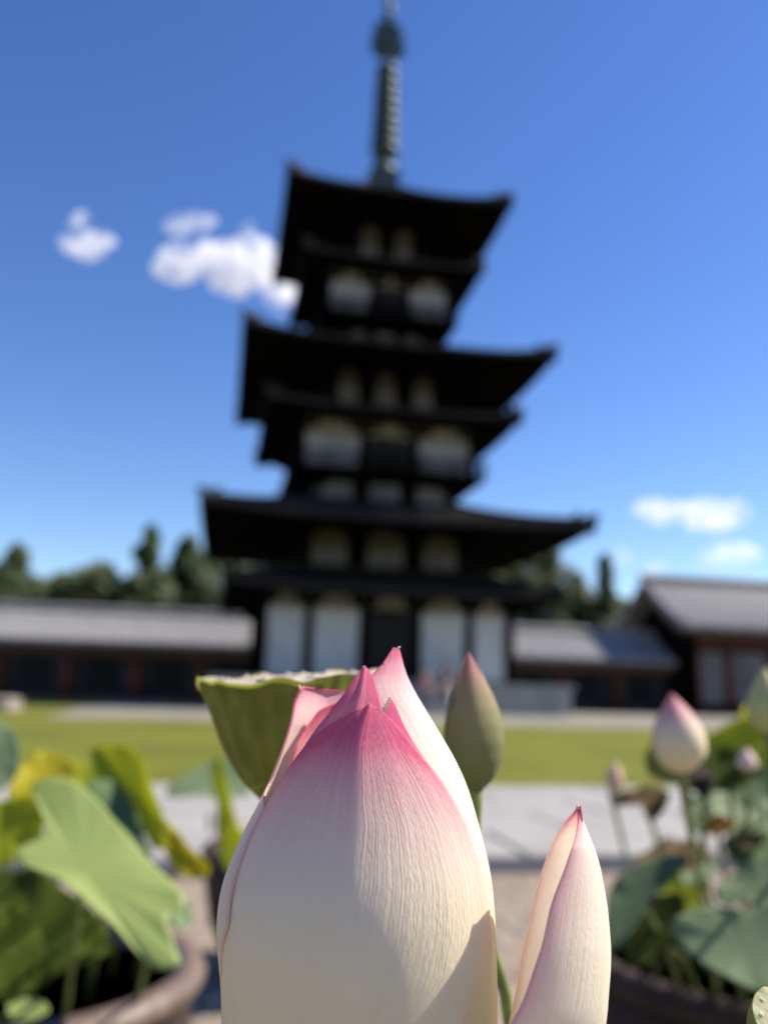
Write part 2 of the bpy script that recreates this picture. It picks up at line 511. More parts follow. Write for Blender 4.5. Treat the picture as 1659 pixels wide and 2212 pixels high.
def storey_wall(half, z0, z1, cols, door_bay, pmat, colr, bracket=True, gap=None, split=.80, door_top=.8, beams=True, lowrail=True):
    """four walls of columns, plaster panels, brackets and a door bay"""
    for k in range(4):
        rz = k*math.pi/2
        mcore = MB(); mcore.box(-half+.12, half-.12, -half+.10, -half+.20, z0, z1)
        pb_(rot4(mcore, k), 'wall_core', MT['wood'], pag)
        for i in range(len(cols)-1):
            gp_ = colr*.8 if gap is None else gap
            a, b = cols[i]+gp_, cols[i+1]-gp_
            if i == door_bay:
                zt = lerp(z0, z1, door_top)
                dm = MB()
                dm.box(a+.04, (a+b)/2-.01, -half+.03, -half+.10, z0+.05, zt)
                d = pb_(rot4(dm, k), 'door', MT['door'], pag)
                dm = MB(); dm.box((a+b)/2+.01, b-.04, -half+.03, -half+.10, z0+.05, zt)
                pb_(rot4(dm, k), 'door', MT['door'], pag)
                dm = MB(); dm.box(a, b, -half-.02, -half+.09, zt+.004, zt+.12)
                pb_(rot4(dm, k), 'lintel', MT['wood'], pag)
                if z1-zt > .3:
                    dm = MB(); dm.box(a, b, -half+.05, -half+.097, zt+.125, z1)
                    pb_(rot4(dm, k), 'plaster_panel', MT['ochre'], pag)
                continue
            hz = lerp(z0, z1, split)
            dm = MB(); dm.box(a, b, -half+.04, -half+.097, z0+.02, hz)
            pb_(rot4(dm, k), 'plaster_panel', pmat, pag)
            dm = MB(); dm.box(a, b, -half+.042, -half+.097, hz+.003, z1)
            pb_(rot4(dm, k), 'plaster_panel', MT['ochre_shaded'] if split < .6 else MT['ochre'], pag)
        for i, c in enumerate(cols):
            if i == len(cols)-1: continue        # shared with the next wall
            m = MB(); m.lathe([(colr, z0), (colr*1.02, lerp(z0, z1, .4)), (colr*.9, z1-.3 if bracket else z1)], 14, (c, -half+.08, 0))
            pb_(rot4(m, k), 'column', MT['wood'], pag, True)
        if beams:
            m = MB(); m.box(-half-.1, half+.1, -half-.06, -half+.06, z0-.10, z0+.06)
            pb_(rot4(m, k), 'sill_beam', MT['wood'], pag)
            m = MB(); m.box(-half-.12, half+.12, -half-.03, -half+.12, z1-.02, z1+.18)
            pb_(rot4(m, k), 'eave_beam', MT['wood'], pag)
        if bracket:
            for c in cols:
                if abs(c) > half+.2: continue
                bm_ = bracket_mesh(min(1.35, (cols[1]-cols[0])*.62), .40, .16)
                bm_.v = [(x+c, y-half+.02, z+z1-.60) for x, y, z in bm_.v]
                pb_(rot4(bm_, k), 'bracket', MT['wood'], pag)

# podium with steps
m = MB()
m.box(-6.5, 6.5, -6.5, 6.5, -.6, .93)
pod_ = pb_(m, 'podium', MT['stone'], pag)
m = MB(); m.box(-6.62, 6.62, -6.62, 6.62, .934, 1.10); pb_(m, 'coping', MT['stone'], pod_)
for s_ in range(5):
    m = MB(); m.box(-1.5, 1.5, -6.62-.32*(5-s_), -6.56, -.1, .19*(s_+1)-.02*s_*.2)
    pb_(m, 'step', MT['stone'], pod_)
for sx in (-1, 1):
    m = MB(); m.prism([(-6.55, 1.12), (-8.3, .12), (-8.3, -.1), (-6.55, -.1)], -.16, .16)
    m.v = [(y+sx*1.7, x, z) for x, y, z in m.v]
    m.f = [tuple(reversed(q)) for q in m.f]
    pb_(m, 'stair_cheek', MT['stone'], pod_)
for k in range(4):
    for i in range(7):
        m = MB(); x = -6.0+i*2; m.box(x-.14, x+.14, -6.56, -6.49, -.1, .93)
        pb_(rot4(m, k), 'podium_post', MT['stone'], pod_)

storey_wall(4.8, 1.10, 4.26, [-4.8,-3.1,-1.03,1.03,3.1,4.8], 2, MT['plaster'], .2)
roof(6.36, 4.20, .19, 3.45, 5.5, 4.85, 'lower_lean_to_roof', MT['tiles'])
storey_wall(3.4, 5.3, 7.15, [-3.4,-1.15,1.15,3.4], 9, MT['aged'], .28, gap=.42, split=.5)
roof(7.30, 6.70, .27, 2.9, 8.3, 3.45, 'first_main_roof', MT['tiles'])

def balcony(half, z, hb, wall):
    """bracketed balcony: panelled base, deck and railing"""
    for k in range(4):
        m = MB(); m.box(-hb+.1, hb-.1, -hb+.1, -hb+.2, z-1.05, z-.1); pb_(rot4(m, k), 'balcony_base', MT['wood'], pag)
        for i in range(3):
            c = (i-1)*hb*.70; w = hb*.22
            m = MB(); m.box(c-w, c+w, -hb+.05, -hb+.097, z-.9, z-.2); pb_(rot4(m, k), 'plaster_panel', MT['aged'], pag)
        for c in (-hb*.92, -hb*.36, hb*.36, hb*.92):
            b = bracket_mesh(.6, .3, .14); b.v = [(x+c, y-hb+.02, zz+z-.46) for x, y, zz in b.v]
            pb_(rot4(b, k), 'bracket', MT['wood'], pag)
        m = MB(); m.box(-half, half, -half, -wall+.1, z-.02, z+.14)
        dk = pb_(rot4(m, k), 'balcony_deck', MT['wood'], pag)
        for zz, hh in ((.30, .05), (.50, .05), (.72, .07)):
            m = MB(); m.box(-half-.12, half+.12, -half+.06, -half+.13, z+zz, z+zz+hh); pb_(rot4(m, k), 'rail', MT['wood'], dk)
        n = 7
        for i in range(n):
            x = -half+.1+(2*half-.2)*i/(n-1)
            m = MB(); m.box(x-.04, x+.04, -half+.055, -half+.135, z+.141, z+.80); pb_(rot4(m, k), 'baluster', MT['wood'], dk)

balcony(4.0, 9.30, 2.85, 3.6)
storey_wall(3.6, 9.5, 11.5, [-3.6,-1.1,1.1,3.6], 1, MT['shaded2'], .16, door_top=.62, split=.66)
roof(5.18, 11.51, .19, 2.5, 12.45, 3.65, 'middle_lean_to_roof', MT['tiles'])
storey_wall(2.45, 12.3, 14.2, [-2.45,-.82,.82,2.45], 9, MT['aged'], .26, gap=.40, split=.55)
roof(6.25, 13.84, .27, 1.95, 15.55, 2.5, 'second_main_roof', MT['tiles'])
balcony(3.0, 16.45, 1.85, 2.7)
storey_wall(2.75, 16.65, 18.55, [-2.75,-.75,.75,2.75], 1, MT['shaded2'], .15, door_top=.6, split=.7)
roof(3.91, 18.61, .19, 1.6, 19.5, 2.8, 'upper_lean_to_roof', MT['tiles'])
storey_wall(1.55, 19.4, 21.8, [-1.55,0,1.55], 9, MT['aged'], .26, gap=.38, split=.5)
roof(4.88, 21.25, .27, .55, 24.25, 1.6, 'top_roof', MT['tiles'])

# bronze finial
fin = MB(); fin.box(-.62, .62, -.62, .62, 24.85, 25.5); fin.box(-.74, .74, -.74, .74, 25.503, 25.72)
fin.lathe([(.62,25.72),(.64,25.95),(.56,26.2),(.36,26.42),(.22,26.5),(.50,26.6),(.56,26.75),(.2,26.8),(.13,26.85),(.12,35.0)], 20)
fo = pb_(fin, 'finial', MT['bronze'], pag)
fo.location.z = -.55
for i in range(9):
    r = .66-.019*i; z = 27.15+.56*i
    m = MB(); m.lathe([(r-.10,z-.10),(r,z-.12),(r+.02,z),(r,z+.12),(r-.10,z+.10),(r-.10,z-.10)], 24)
    for q in range(4):
        m.bar((.1*math.cos(q*1.571), .1*math.sin(q*1.571), z), ((r-.05)*math.cos(q*1.571), (r-.05)*math.sin(q*1.571), z), .09, .09)
    for q in range(8):
        a = q*.785; m.lathe([(.02,z-.24),(.05,z-.24),(.03,z-.12)], 6, ((r+.01)*math.cos(a), (r+.01)*math.sin(a), 0))
    pb_(m, 'finial_ring', MT['bronze'], fo)
for q in range(4):
    m = MB()
    m.prism([(.12,32.25),(.58,32.3),(.86,32.7),(.92,33.2),(.7,33.45),(.84,33.8),(.58,34.1),(.6,34.5),(.28,34.4),(.12,34.75)][::-1], -.035, .035)
    pb_(rot4(m, q), 'flame_ornament', MT['bronze'], fo)
m = MB(); m.lathe([(.05,34.75),(.26,34.75),(.28,34.95),(.16,35.1),(.09,35.2),(.24,35.4),(.26,35.6),(.14,35.85),(.02,36.05)], 16)
pb_(m, 'jewel', MT['bronze'], fo, True)

# ------------------------------------------------------------------ roofed gallery behind, hall on the right
gal = thing('gallery', (6, 48.5, -.5), 'long low cloister gallery with grey tiled roof and red posts behind the pagoda', 'gallery')
def gb(mb, name, mat, parent=gal, smooth=False): return mb.build(name, mat, parent, smooth)
GX0, GX1 = -24.0, 26.6
EY, RY, EZ, RZ = 46.0, 48.6, 2.72, 4.38
def gslope(t, back=False):
    y = lerp(EY, RY, t); z = EZ+(RZ-EZ)*(.82*t+.18*t*t)
    return ((2*RY-y) if back else y), z
m = MB()
pf = [gslope(j/6) for j in range(7)]; pk = [gslope(1-j/6, True) for j in range(1, 7)]
poly = pf+pk+[(pk[-1][0], pk[-1][1]-.2)]+[(RY, RZ-.35)]+[(EY, EZ-.2)]
m.grid([[(x, y, z) for y, z in pf+pk] for x in (GX1, GX0)])
m.grid([[(x, y, z) for y, z in [(pk[-1][0], pk[-1][1]), (pk[-1][0], pk[-1][1]-.2), (RY, RZ-.5), (EY, EZ-.2), (EY, EZ)]] for x in (GX1, GX0)])
groof = gb(m, 'roof', MT['gtile'])
m = MB()
m.grid([[(-.095, y, z-.03), (-.06, y, z+.075), (.06, y, z+.075), (.095, y, z-.03)] for y, z in [(y-RY, z) for y, z in pf]])
m.add([(-.095, EY-RY, EZ-.1), (.095, EY-RY, EZ-.1), (.07, EY-RY, EZ+.075), (-.07, EY-RY, EZ+.075)], [(0,1,2,3)])
trow = m.mesh('tile_row', MT['gtile'])
nrow = int((GX1-GX0)/.42)
for i in range(nrow):
    link('tile_row', trow, groof, (GX0+.2+i*.42-6, RY-48.5, .5+.012))
m = MB(); m.tube([(GX0-.1, RY, RZ+.14), (GX1, RY, RZ+.14)], .19, 8); m.box(GX0, GX1, RY-.14, RY+.14, RZ-.05, RZ+.1)
gb(m, 'ridge', MT['gtile'], groof)
m = MB(); m.box(GX0, GX1, EY+.25, EY+.45, EZ-.42, EZ-.2); gb(m, 'eave_beam', MT['soffit'])
m = MB(); m.box(GX0, GX1, EY+.62, EY+.72, EZ-.75, EZ-.45); gb(m, 'tie_beam', MT['soffit'])
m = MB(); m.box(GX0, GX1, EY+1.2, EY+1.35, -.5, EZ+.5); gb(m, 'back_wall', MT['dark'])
m = MB(); m.box(GX0, GX1, EY-.2, EY+5, -.6, -.2); gb(m, 'plinth', MT['duskwall'])
colm = MB(); colm.lathe([(.24,-.2+.5),(.23,1.5),(.21,2.5)], 12)
colm = colm.mesh('column', MT['red'], True)
c0 = atY(147, 1450, 46.7).x; sp = atY(294, 1450, 46.7).x-c0
i = -4
while c0+i*sp < GX1-.5:
    x = c0+i*sp
    if x > GX0+.3:
        link('column', colm, gal, (x-6, 46.7-48.5, 0))
        if x+sp < GX1:
            m = MB(); m.box(x+.9, x+sp-.9, EY+1.13, EY+1.197, .35, 1.75); w = gb(m, 'window', MT['lattice'])
            for q in range(9):
                xx = lerp(x+.95, x+sp-.95, q/8); b = MB(); b.box(xx-.035, xx+.035, EY+1.07, EY+1.127, .37, 1.73); gb(b, 'window_bar', MT['lattice'], w)
            for (a, b_) in ((x+.25, x+.85), (x+sp-.85, x+sp-.25)):
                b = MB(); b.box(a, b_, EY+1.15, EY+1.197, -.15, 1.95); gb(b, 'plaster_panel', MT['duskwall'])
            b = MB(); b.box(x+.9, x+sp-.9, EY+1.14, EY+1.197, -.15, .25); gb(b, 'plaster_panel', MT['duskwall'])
    i += 1

hall = thing('gate_hall', (35, 48.5, -.5), 'taller gabled hall with grey tiled roof at the right end of the gallery', 'hall')
HX0, HX1, HY0, HRY, HEZ, HRZ = 25.9, 46.0, 44.0, 48.6, 4.75, 7.75
def hs(t, back=False):
    y = lerp(HY0, HRY, t); z = HEZ+(HRZ-HEZ)*(.74*t+.26*t*t)
    return ((2*HRY-y) if back else y), z
pf = [hs(j/8) for j in range(9)]; pk = [hs(1-j/8, True) for j in range(1, 9)]
allp = pf+pk
m = MB()
m.grid([[(x, y, z) for y, z in allp] for x in (HX1, HX0)])
m.grid([[(x, y, z-.22) for y, z in reversed(allp)] for x in (HX1, HX0)])
m.grid([[(HX0, y, z) for y, z in allp], [(HX0, y, z-.22) for y, z in allp]])
m.grid([[(HX1, HY0, HEZ), (HX1, HY0, HEZ-.22)], [(HX0, HY0, HEZ), (HX0, HY0, HEZ-.22)]])
hroof = m.build('roof', MT['gtile'], hall)
m = MB()
m.grid([[(-.11, y, z-.03), (-.07, y, z+.09), (.07, y, z+.09), (.11, y, z-.03)] for y, z in [(y-HRY, z) for y, z in pf]])
m.add([(-.11, HY0-HRY, HEZ-.12), (.11, HY0-HRY, HEZ-.12), (.08, HY0-HRY, HEZ+.09), (-.08, HY0-HRY, HEZ+.09)], [(0,1,2,3)])
hrow = m.mesh('tile_row', MT['gtile'])
for i in range(int((HX1-HX0)/.46)):
    link('tile_row', hrow, hroof, (HX0+.3+i*.46-35, HRY-48.5, .5+.012))
m = MB(); m.box(HX0-.05, HX1, HRY-.2, HRY+.2, HRZ-.05, HRZ+.3); m.tube([(HX0-.1, HRY, HRZ+.36), (HX1, HRY, HRZ+.36)], .2, 8)
m.build('ridge', MT['gtile'], hroof)
for bk in (False, True):
    m = MB(); pp = [hs(j/8, bk) for j in range(9)]
    m.tube([(HX0+.12, y, z+.12) for y, z in pp], .16, 6); m.build('verge_ridge', MT['gtile'], hroof)
    m = MB()
    for a, b in zip(pp[:-1], pp[1:]): m.bar((HX0+.06, a[0], a[1]-.42), (HX0+.06, b[0], b[1]-.42), .1, .36)
    m.build('barge_board', MT['soffit'], hroof)
m = MB()
gp = [(y, z-.24) for y, z in allp if abs(y-HRY) < 3.6]
n = len(gp)
vs = [(HX0+1.35, y, z) for y, z in gp]+[(HX0+1.35, gp[-1][0], -.5), (HX0+1.35, gp[0][0], -.5)]
m.add(vs+[(x+.15, y, z) for x, y, z in vs], [tuple(range(n+2)), tuple(reversed(range(n+2, 2*n+4)))]+[(i, (i+1) % (n+2), (i+1) % (n+2)+n+2, i+n+2) for i in range(n+2)])
m.build('gable_wall', MT['wood'], hall)
HW = HY0+1.5
m = MB(); m.box(HX0+1.5, HX1, HW+.12, HW+.25, -.5, HEZ+.5); m.build('wall_core', MT['wood'], hall)
hx = HX0+1.65
hbays = [(2.1, 'p'), (2.8, 'p'), (2.6, 'd'), (2.8, 'd'), (2.6, 'p'), (2.6, 'p')]
colh = MB(); colh.lathe([(.25,-.3+.5),(.24,2.6),(.21,4.5)], 12); colh = colh.mesh('column', MT['red'], True)
for w, kind in hbays:
    link('column', colh, hall, (hx-35, HW-48.5, 0))
    m = MB()
    if kind == 'p':
        m.box(hx+.28, hx+w-.28, HW+.05, HW+.117, .3, 3.35); m.build('plaster_panel', MT['aged'], hall)
    else:
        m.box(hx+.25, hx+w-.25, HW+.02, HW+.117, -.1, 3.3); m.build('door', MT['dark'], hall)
    hx += w
link('column', colh, hall, (hx-35, HW-48.5, 0))
m = MB(); m.box(HX0+1.4, HX1, HW-.12, HW+.10, 3.62, 3.95); m.build('head_beam', MT['red'], hall)
m = MB(); m.box(HX0+.6, HX1, HY0+.35, HY0+.6, HEZ-.45, HEZ-.2); m.build('eave_beam', MT['soffit'], hall)
m = MB(); m.box(HX0+1.4, HX1, HW+.02, HW+.117, 3.96, 4.6); m.build('frieze', MT['soffit'], hall)
m = MB(); m.box(HX0+.6, HX1+1, HY0+.2, HRY+4.5, -.7, -.25); m.build('plinth', MT['duskwall'], hall)

# pale stone block at the far left edge of the lawn
m = MB(); c = atY(8, 1510, 24.5)
bx_ = thing('stone_block', (c.x, c.y, 0), 'pale beige stone block standing on the far lawn at the left edge', 'stone')
m.lathe([(.52,.0),(.54,.05),(.48,.08),(.46,.24),(.50,.27),(.46,.32),(.25,.34)], 6, (c.x, c.y, 0))
m.build('block', MT['beige'], bx_)

# ------------------------------------------------------------------ trees behind the gallery
def tree(u, vtop, Y, wpx, kind, mat, label, name, seed):
    r = random.Random(seed)
    tp = atY(u, vtop, Y); base = Vector((tp.x, Y, gz(Y)))
    Ht = tp.z-base.z
    wd = wpx*1.75*Y/FPX
    t = thing(name, base, label, 'tree', 'trees behind the gallery roofs')
    tr = MB()
    tr.tube([base+Vector((0, 0, -.2)), base+Vector((.1, .05, Ht*.3)), base+Vector((0, .1, Ht*.62)), base+Vector((0, 0, Ht*.96))], [.34, .26, .15, .03], 8)
    clumps = []
    if kind == 'conifer':
        n = 46
        for i in range(n):
            f = (i+.5)/n
            z = Ht*(.16+.83*f)
            rad = wd*.5*(1-f)**.75*(.75+.5*r.random())+.1
            a = r.random()*6.28
            d = rad*r.uniform(.25, .95)
            c = base+Vector((math.cos(a)*d, math.sin(a)*d, z))
            clumps.append((c, .35+rad*.42))
            if i % 3 == 0: tr.tube([base+Vector((0, .1, z-.2)), c], [.07, .02], 5)
    else:
        n = 44
        for i in range(n):
            a = r.random()*6.28; zz = r.uniform(-.75, 1); q = math.sqrt(max(0, 1-zz*zz))*r.uniform(.4, 1)
            c = base+Vector((math.cos(a)*q*wd*.5, math.sin(a)*q*wd*.5, Ht*.62+zz*Ht*.33))
            clumps.append((c, r.uniform(.6, 1.15)*max(.7, wd*.13)))
            if i % 3 == 0: tr.tube([base+Vector((0, .1, Ht*.35)), base.lerp(c, .6)+Vector((0, 0, Ht*.12)), c], [.12, .07, .02], 5)
    tr.build('trunk', MT['bark'], t)
    cv = MB()
    for c, s in clumps:
        for j in range(130):
            d = Vector((r.gauss(0, 1), r.gauss(0, 1), r.gauss(0, .8)))
            d = d.normalized()*s*r.random()**.4
            p = c+d
            a = Vector((r.gauss(0, 1), r.gauss(0, 1), r.gauss(0, 1))).normalized()
            b = a.orthogonal().normalized()
            k = r.uniform(.2, .42)
            cv.add([p-a*k, p+b*k*.55, p+a*k, p-b*k*.55], [(0, 1, 2, 3)])
    cv.build('crown', mat, t)
TR = [
 (-40,1225,72,150,'round','crown_b','rounded mid-green tree at the far left edge behind the gallery','broadleaf_tree'),
 (42,1180,70,105,'conifer','crown_a','pointed dark conifer nearest the left edge behind the gallery','conifer_tree'),
 (130,1262,74,150,'round','crown_b','low green tree filling the dip between two left trees','broadleaf_tree'),
 (215,1225,68,130,'round','crown_b','rounded green tree left of the tall narrow conifer','broadleaf_tree'),
 (326,1140,66,74,'conifer','crown_a','tall narrow dark conifer left of the pagoda','conifer_tree'),
 (300,1262,73,150,'round','crown_a','low dark tree at the foot of the tall narrow conifer','broadleaf_tree'),
 (408,1160,70,85,'conifer','crown_a','dark conifer touching the lower left eave of the pagoda','conifer_tree'),
 (475,1195,72,150,'round','crown_a','dark bushy tree half hidden behind the left of the pagoda','broadleaf_tree'),
 (1165,1175,70,120,'round','crown_b','sunlit green tree just right of the pagoda under its eave','broadleaf_tree'),
 (1080,1195,74,150,'round','crown_a','dark tree mostly hidden behind the right of the pagoda','broadleaf_tree'),
 (1245,1272,72,130,'round','crown_a','low dark tree over the gallery roof right of the pagoda','broadleaf_tree'),
 (1306,1200,68,42,'conifer','crown_a','slim young conifer rising beside the gable of the right hall','conifer_tree'),
 (1320,1285,75,90,'round','crown_b','low bushy tree behind the gable of the right hall','broadleaf_tree'),
]
for i, (u, v, Y, w, k, mt, lb, nm) in enumerate(TR):
    tree(u, v, Y, w, k, MT[mt], lb, nm, 100+i)

# ------------------------------------------------------------------ clouds: lit volumes far off
_m, _nt, _nn, _l, _p = mat_new('cloud_vapour')
_nn.remove(_p)
pv = _nn.new('ShaderNodeVolumePrincipled')
pv.inputs['Color'].default_value = (.97, .97, .98, 1); pv.inputs['Density'].default_value = .012; pv.inputs['Anisotropy'].default_value = .25
_tc = _nn.new('ShaderNodeTexCoord'); _nz = _nn.new('ShaderNodeTexNoise'); _nz.inputs['Scale'].default_value = .036; _nz.inputs['Detail'].default_value = 5
_l.new(_tc.outputs['Object'], _nz.inputs['Vector'])
_mr = _nn.new('ShaderNodeMapRange'); _mr.inputs[1].default_value = .45; _mr.inputs[2].default_value = .72; _mr.inputs[3].default_value = 0.0; _mr.inputs[4].default_value = .012
_l.new(_nz.outputs['Fac'], _mr.inputs[0]); _l.new(_mr.outputs[0], pv.inputs['Density'])
_l.new(pv.outputs[0], _nn['Material Output'].inputs['Volume'])
def cloudmat(d):
    m = MT_CL.get(d)
    if m is None:
        m = _m.copy(); m.node_tree.nodes['Map Range'].inputs[4].default_value = d*2.6; MT_CL[d] = m
    return m
MT_CL = {}
def cloud(blobs, dist, dens, label, seed):
    r = random.Random(seed)
    bm = bmesh.new()
    c0 = at(blobs[0][0], blobs[0][1], dist)
    for (u, v, ru, rv) in blobs:
        for j in range(9):
            a = r.random()*6.28; q = r.random()**.5*.65
            p = at(u+math.cos(a)*q*ru, v+math.sin(a)*q*rv, dist+r.uniform(-.5, .5)*ru*dist/FPX)
            s = r.uniform(.42, .74)
            Mx = Matrix.Translation(p-c0) @ Matrix.Rotation(-YAW, 4, 'Z') @ Matrix.Diagonal((ru*s*dist/FPX, ru*s*dist/FPX, rv*s*1.25*dist/FPX, 1))
            bmesh.ops.create_icosphere(bm, subdivisions=3, radius=1, matrix=Mx)
    me = bpy.data.meshes.new('cloud'); bm.to_mesh(me); bm.free()
    me.materials.append(cloudmat(dens))
    o = link('cloud', me); o.location = c0
    md = o.modifiers.new('union', 'REMESH'); md.mode = 'VOXEL'; md.voxel_size = 4.0
    return tag(o, label, 'cloud', 'small white clouds')
cloud([(185,525,55,38),(170,490,30,32),(225,520,28,18)], 1500, .02, 'small ragged white cloud farthest left in the blue sky', 1)
cloud([(420,560,75,48),(540,590,80,60),(600,615,45,50),(360,585,40,28),(480,540,50,35)], 1500, .026, 'large bright white cloud touching the left side of the pagoda', 2)
cloud([(400,485,50,16),(440,480,35,20)], 1600, .010, 'thin wispy cloud just above the large white cloud', 3)
cloud([(535,490,22,16)], 1600, .007, 'faint tiny puff of cloud beside the top left eave', 4)
cloud([(1430,1105,65,22),(1520,1112,80,26),(1580,1110,40,22)], 2200, .009, 'long flat white cloud, topmost on the right', 5)
cloud([(1570,1197,62,24)], 2200, .008, 'small oval cloud low on the right edge over the hall', 6)
cloud([(1345,1198,30,22)], 2200, .009, 'tiny cloud beside the slim conifer on the right', 7)
cloud([(1410,1226,28,18)], 2300, .008, 'tiny faint cloud just above the hall gable', 8)

# ------------------------------------------------------------------ two visitors by the pagoda steps
def skinmesh(name, joints, edges, mat, parent, sub=2):
    me = bpy.data.meshes.new(name)
    me.from_pydata([j[0] for j in joints], edges, [])
    me.materials.append(mat)
    o = link(name, me, parent)
    o.modifiers.new('skin', 'SKIN')
    for i, j in enumerate(joints):
        sv = me.skin_vertices[0].data[i]
        sv.radius = (j[1], j[1]*(j[2] if len(j) > 2 else 1)); sv.use_root = (i == 0)
    s = o.modifiers.new('sub', 'SUBSURF'); s.levels = sub; s.render_levels = sub
    return o
def person(loc, label, top, legs, h=1.62, face=0):
    t = thing('person', loc, label, 'person', 'visitors by the pagoda')
    t.rotation_euler = (0, 0, face)
    k = h/1.7
    J = [((0,0,.94),.12,.8),((0,0,1.15),.115,.75),((0,0,1.36),.13,.7),((0,0,1.46),.055),((0,-.01,1.55),.075,1.15),((0,-.01,1.64),.085,1.1),
         ((.18,0,1.38),.055),((.22,.02,1.12),.043),((.21,-.07,.88),.033),((.21,-.09,.80),.03),
         ((-.18,0,1.38),.055),((-.22,.02,1.12),.043),((-.21,-.07,.88),.033),((-.21,-.09,.80),.03),
         ((.09,0,.86),.085),((.10,-.01,.48),.06),((.10,.02,.08),.043),((.10,-.12,.035),.035),
         ((-.09,0,.86),.085),((-.10,-.01,.48),.06),((-.10,.02,.08),.043),((-.10,-.12,.035),.035)]
    J = [((j[0][0]*k, j[0][1]*k, j[0][2]*k),)+tuple([j[1]*k]+list(j[2:])) for j in J]
    E_ = [(0,1),(1,2),(2,3),(3,4),(4,5),(2,6),(6,7),(7,8),(8,9),(2,10),(10,11),(11,12),(12,13),(0,14),(14,15),(15,16),(16,17),(0,18),(18,19),(19,20),(20,21)]
    skinmesh('body', J, E_, MT['skin'], t)
    def sub(ids, ed, grow, nm, mt):
        jj = [(J[i][0], J[i][1]*grow)+tuple(J[i][2:]) for i in ids]
        skinmesh(nm, jj, [(ids.index(a), ids.index(b)) for a, b in ed], mt, t)
    sub([0,1,2,6,7,10,11], [(0,1),(1,2),(2,6),(6,7),(2,10),(10,11)], 1.16, 'shirt', top)
    sub([0,14,15,16,18,19,20], [(0,14),(14,15),(15,16),(0,18),(18,19),(19,20)], 1.18, 'trousers', legs)
    m = MB()
    m.grid([[(k*.095*math.cos(p)*math.cos(q), k*(.012+.105*math.cos(p)*math.sin(q)), k*(1.635+.12*math.sin(p))) for q in [lerp(-.35, math.pi+.35, i/12) for i in range(13)]] for p in [lerp(-.5, 1.5, j/8) for j in range(9)]])
    m.build('hair', MT['hair'], t, True, world=False)
    return t
c = atY(918, 1500, 27.6); person((c.x, 27.6, 0), 'visitor in a pink shirt standing before the pagoda steps', MT['pinkcloth'], MT['greycloth'], 1.55)
c = atY(963, 1500, 28.3); person((c.x, 28.3, 0), 'visitor in black clothes standing right of the one in pink', MT['blackcloth'], MT['greycloth'], 1.78, .4)

# ------------------------------------------------------------------ pots
def pot(center, rad, rimz, label, h0=0.0, mat=None, rmat=None):
    t = thing('lotus_pot', (center[0], center[1], h0), label, 'pot', 'lotus pots')
    Hh = rimz-h0
    m = MB(); m.lathe([(rad*.62,0),(rad*.68,.02),(rad*.92,Hh*.45),(rad*1.0,Hh*.78),(rad*.97,Hh*.93),(rad*.90,Hh*.93),(rad*.86,Hh*.80),(rad*.80,Hh*.72)], 40, (center[0], center[1], h0))
    m.build('vessel', mat or MT['potc'], t, True)
    m = MB(); prof = [(rad*.90,Hh*.925),(rad*1.03,Hh*.93),(rad*1.06,Hh*.965),(rad*1.02,Hh),(rad*.93,Hh*1.005),(rad*.885,Hh*.98),(rad*.90,Hh*.925)]
    m.lathe(prof, 48, (center[0], center[1], h0)); m.build('rim', rmat or MT['potr'], t, True)
    m = MB(); m.lathe([(rad*.85,Hh*.79),(rad*.85,Hh*.80)], 40, (center[0], center[1], h0)); m.build('water', MT['water'], t)
    return t
def atZ(u, v, z):
    d = ray(u, v); return Vector(_C+d*((z-CAM_H)/d[2]))
PL = atZ(38, 2082, .56); PR = atZ(1620, 2060, .56)
PB = at(627, 2100, 3.3); PM = Vector(wp(np.array([.03, .40, 0])))
pot((PL.x, PL.y), .30, .56, 'brown clay lotus pot at the bottom left under the light green leaf')
pot((PR.x, PR.y), .31, .56, 'dark brown clay lotus pot at the bottom right under blue-green leaves', rmat=MT['potc'])  # dark clay on the rim stands in for shade of the leaves above
pot((PB.x, PB.y), .33, .44, 'dark lotus pot on the pebbles half hidden behind the big pink bud', rmat=MT['potc'])
pot((PM.x, PM.y), .26, .50, 'clay pot below the frame from which the big lotus bud grows')

# ------------------------------------------------------------------ the big lotus bud
F0 = .246
ENV = [(1396,800,860),(1402,780,861),(1425,735,867),(1456,690,875),(1488,649,894),(1500,648,901),(1531,646,921),(1567,632,944),(1602,621,966),(1664,600,1003),(1720,577,1025),(1779,545,1043),
       (1830,522,1058),(1877,501,1069),(1930,484,1075),(1975,478,1077),(2028,478,1079),(2081,484,1079),(2130,488,1079),(2212,489,1077),(2300,496,1068),(2400,520,1040),(2500,575,985),(2580,650,910),(2640,730,835)]
_z, _xc, _Rr = [], [], []
for v, a, b in ENV:
    pa, pb2 = loc3(a, v, F0), loc3(b, v, F0)
    pc = loc3((a+b)/2, v, F0)
    _z.append(pc[2]); _xc.append((pa[0]+pb2[0])/2); _Rr.append((pb2[0]-pa[0])/2*.985)
_o = np.argsort(_z); _z = np.array(_z)[_o]; _xc = np.array(_xc)[_o]; _Rr = np.array(_Rr)[_o]
def eXC(z): return float(np.interp(z, _z, _xc))
def eR(z): return float(np.interp(z, _z, _Rr))
_zs = np.linspace(_z[0], _z[-1], 240)
def _smooth(y, k=9):
    yy = np.interp(_zs, _z, y); p = np.pad(yy, k, mode='edge')
    return np.array([np.mean(p[i:i+2*k+1]) for i in range(len(yy))])
_sx, _sr = _smooth(_xc), _smooth(_Rr)
def eXC(z): return float(np.interp(z, _zs, _sx))
def eR(z): return float(np.interp(z, _zs, _sr))
def vz(v): return loc3(790, v, F0)[2]

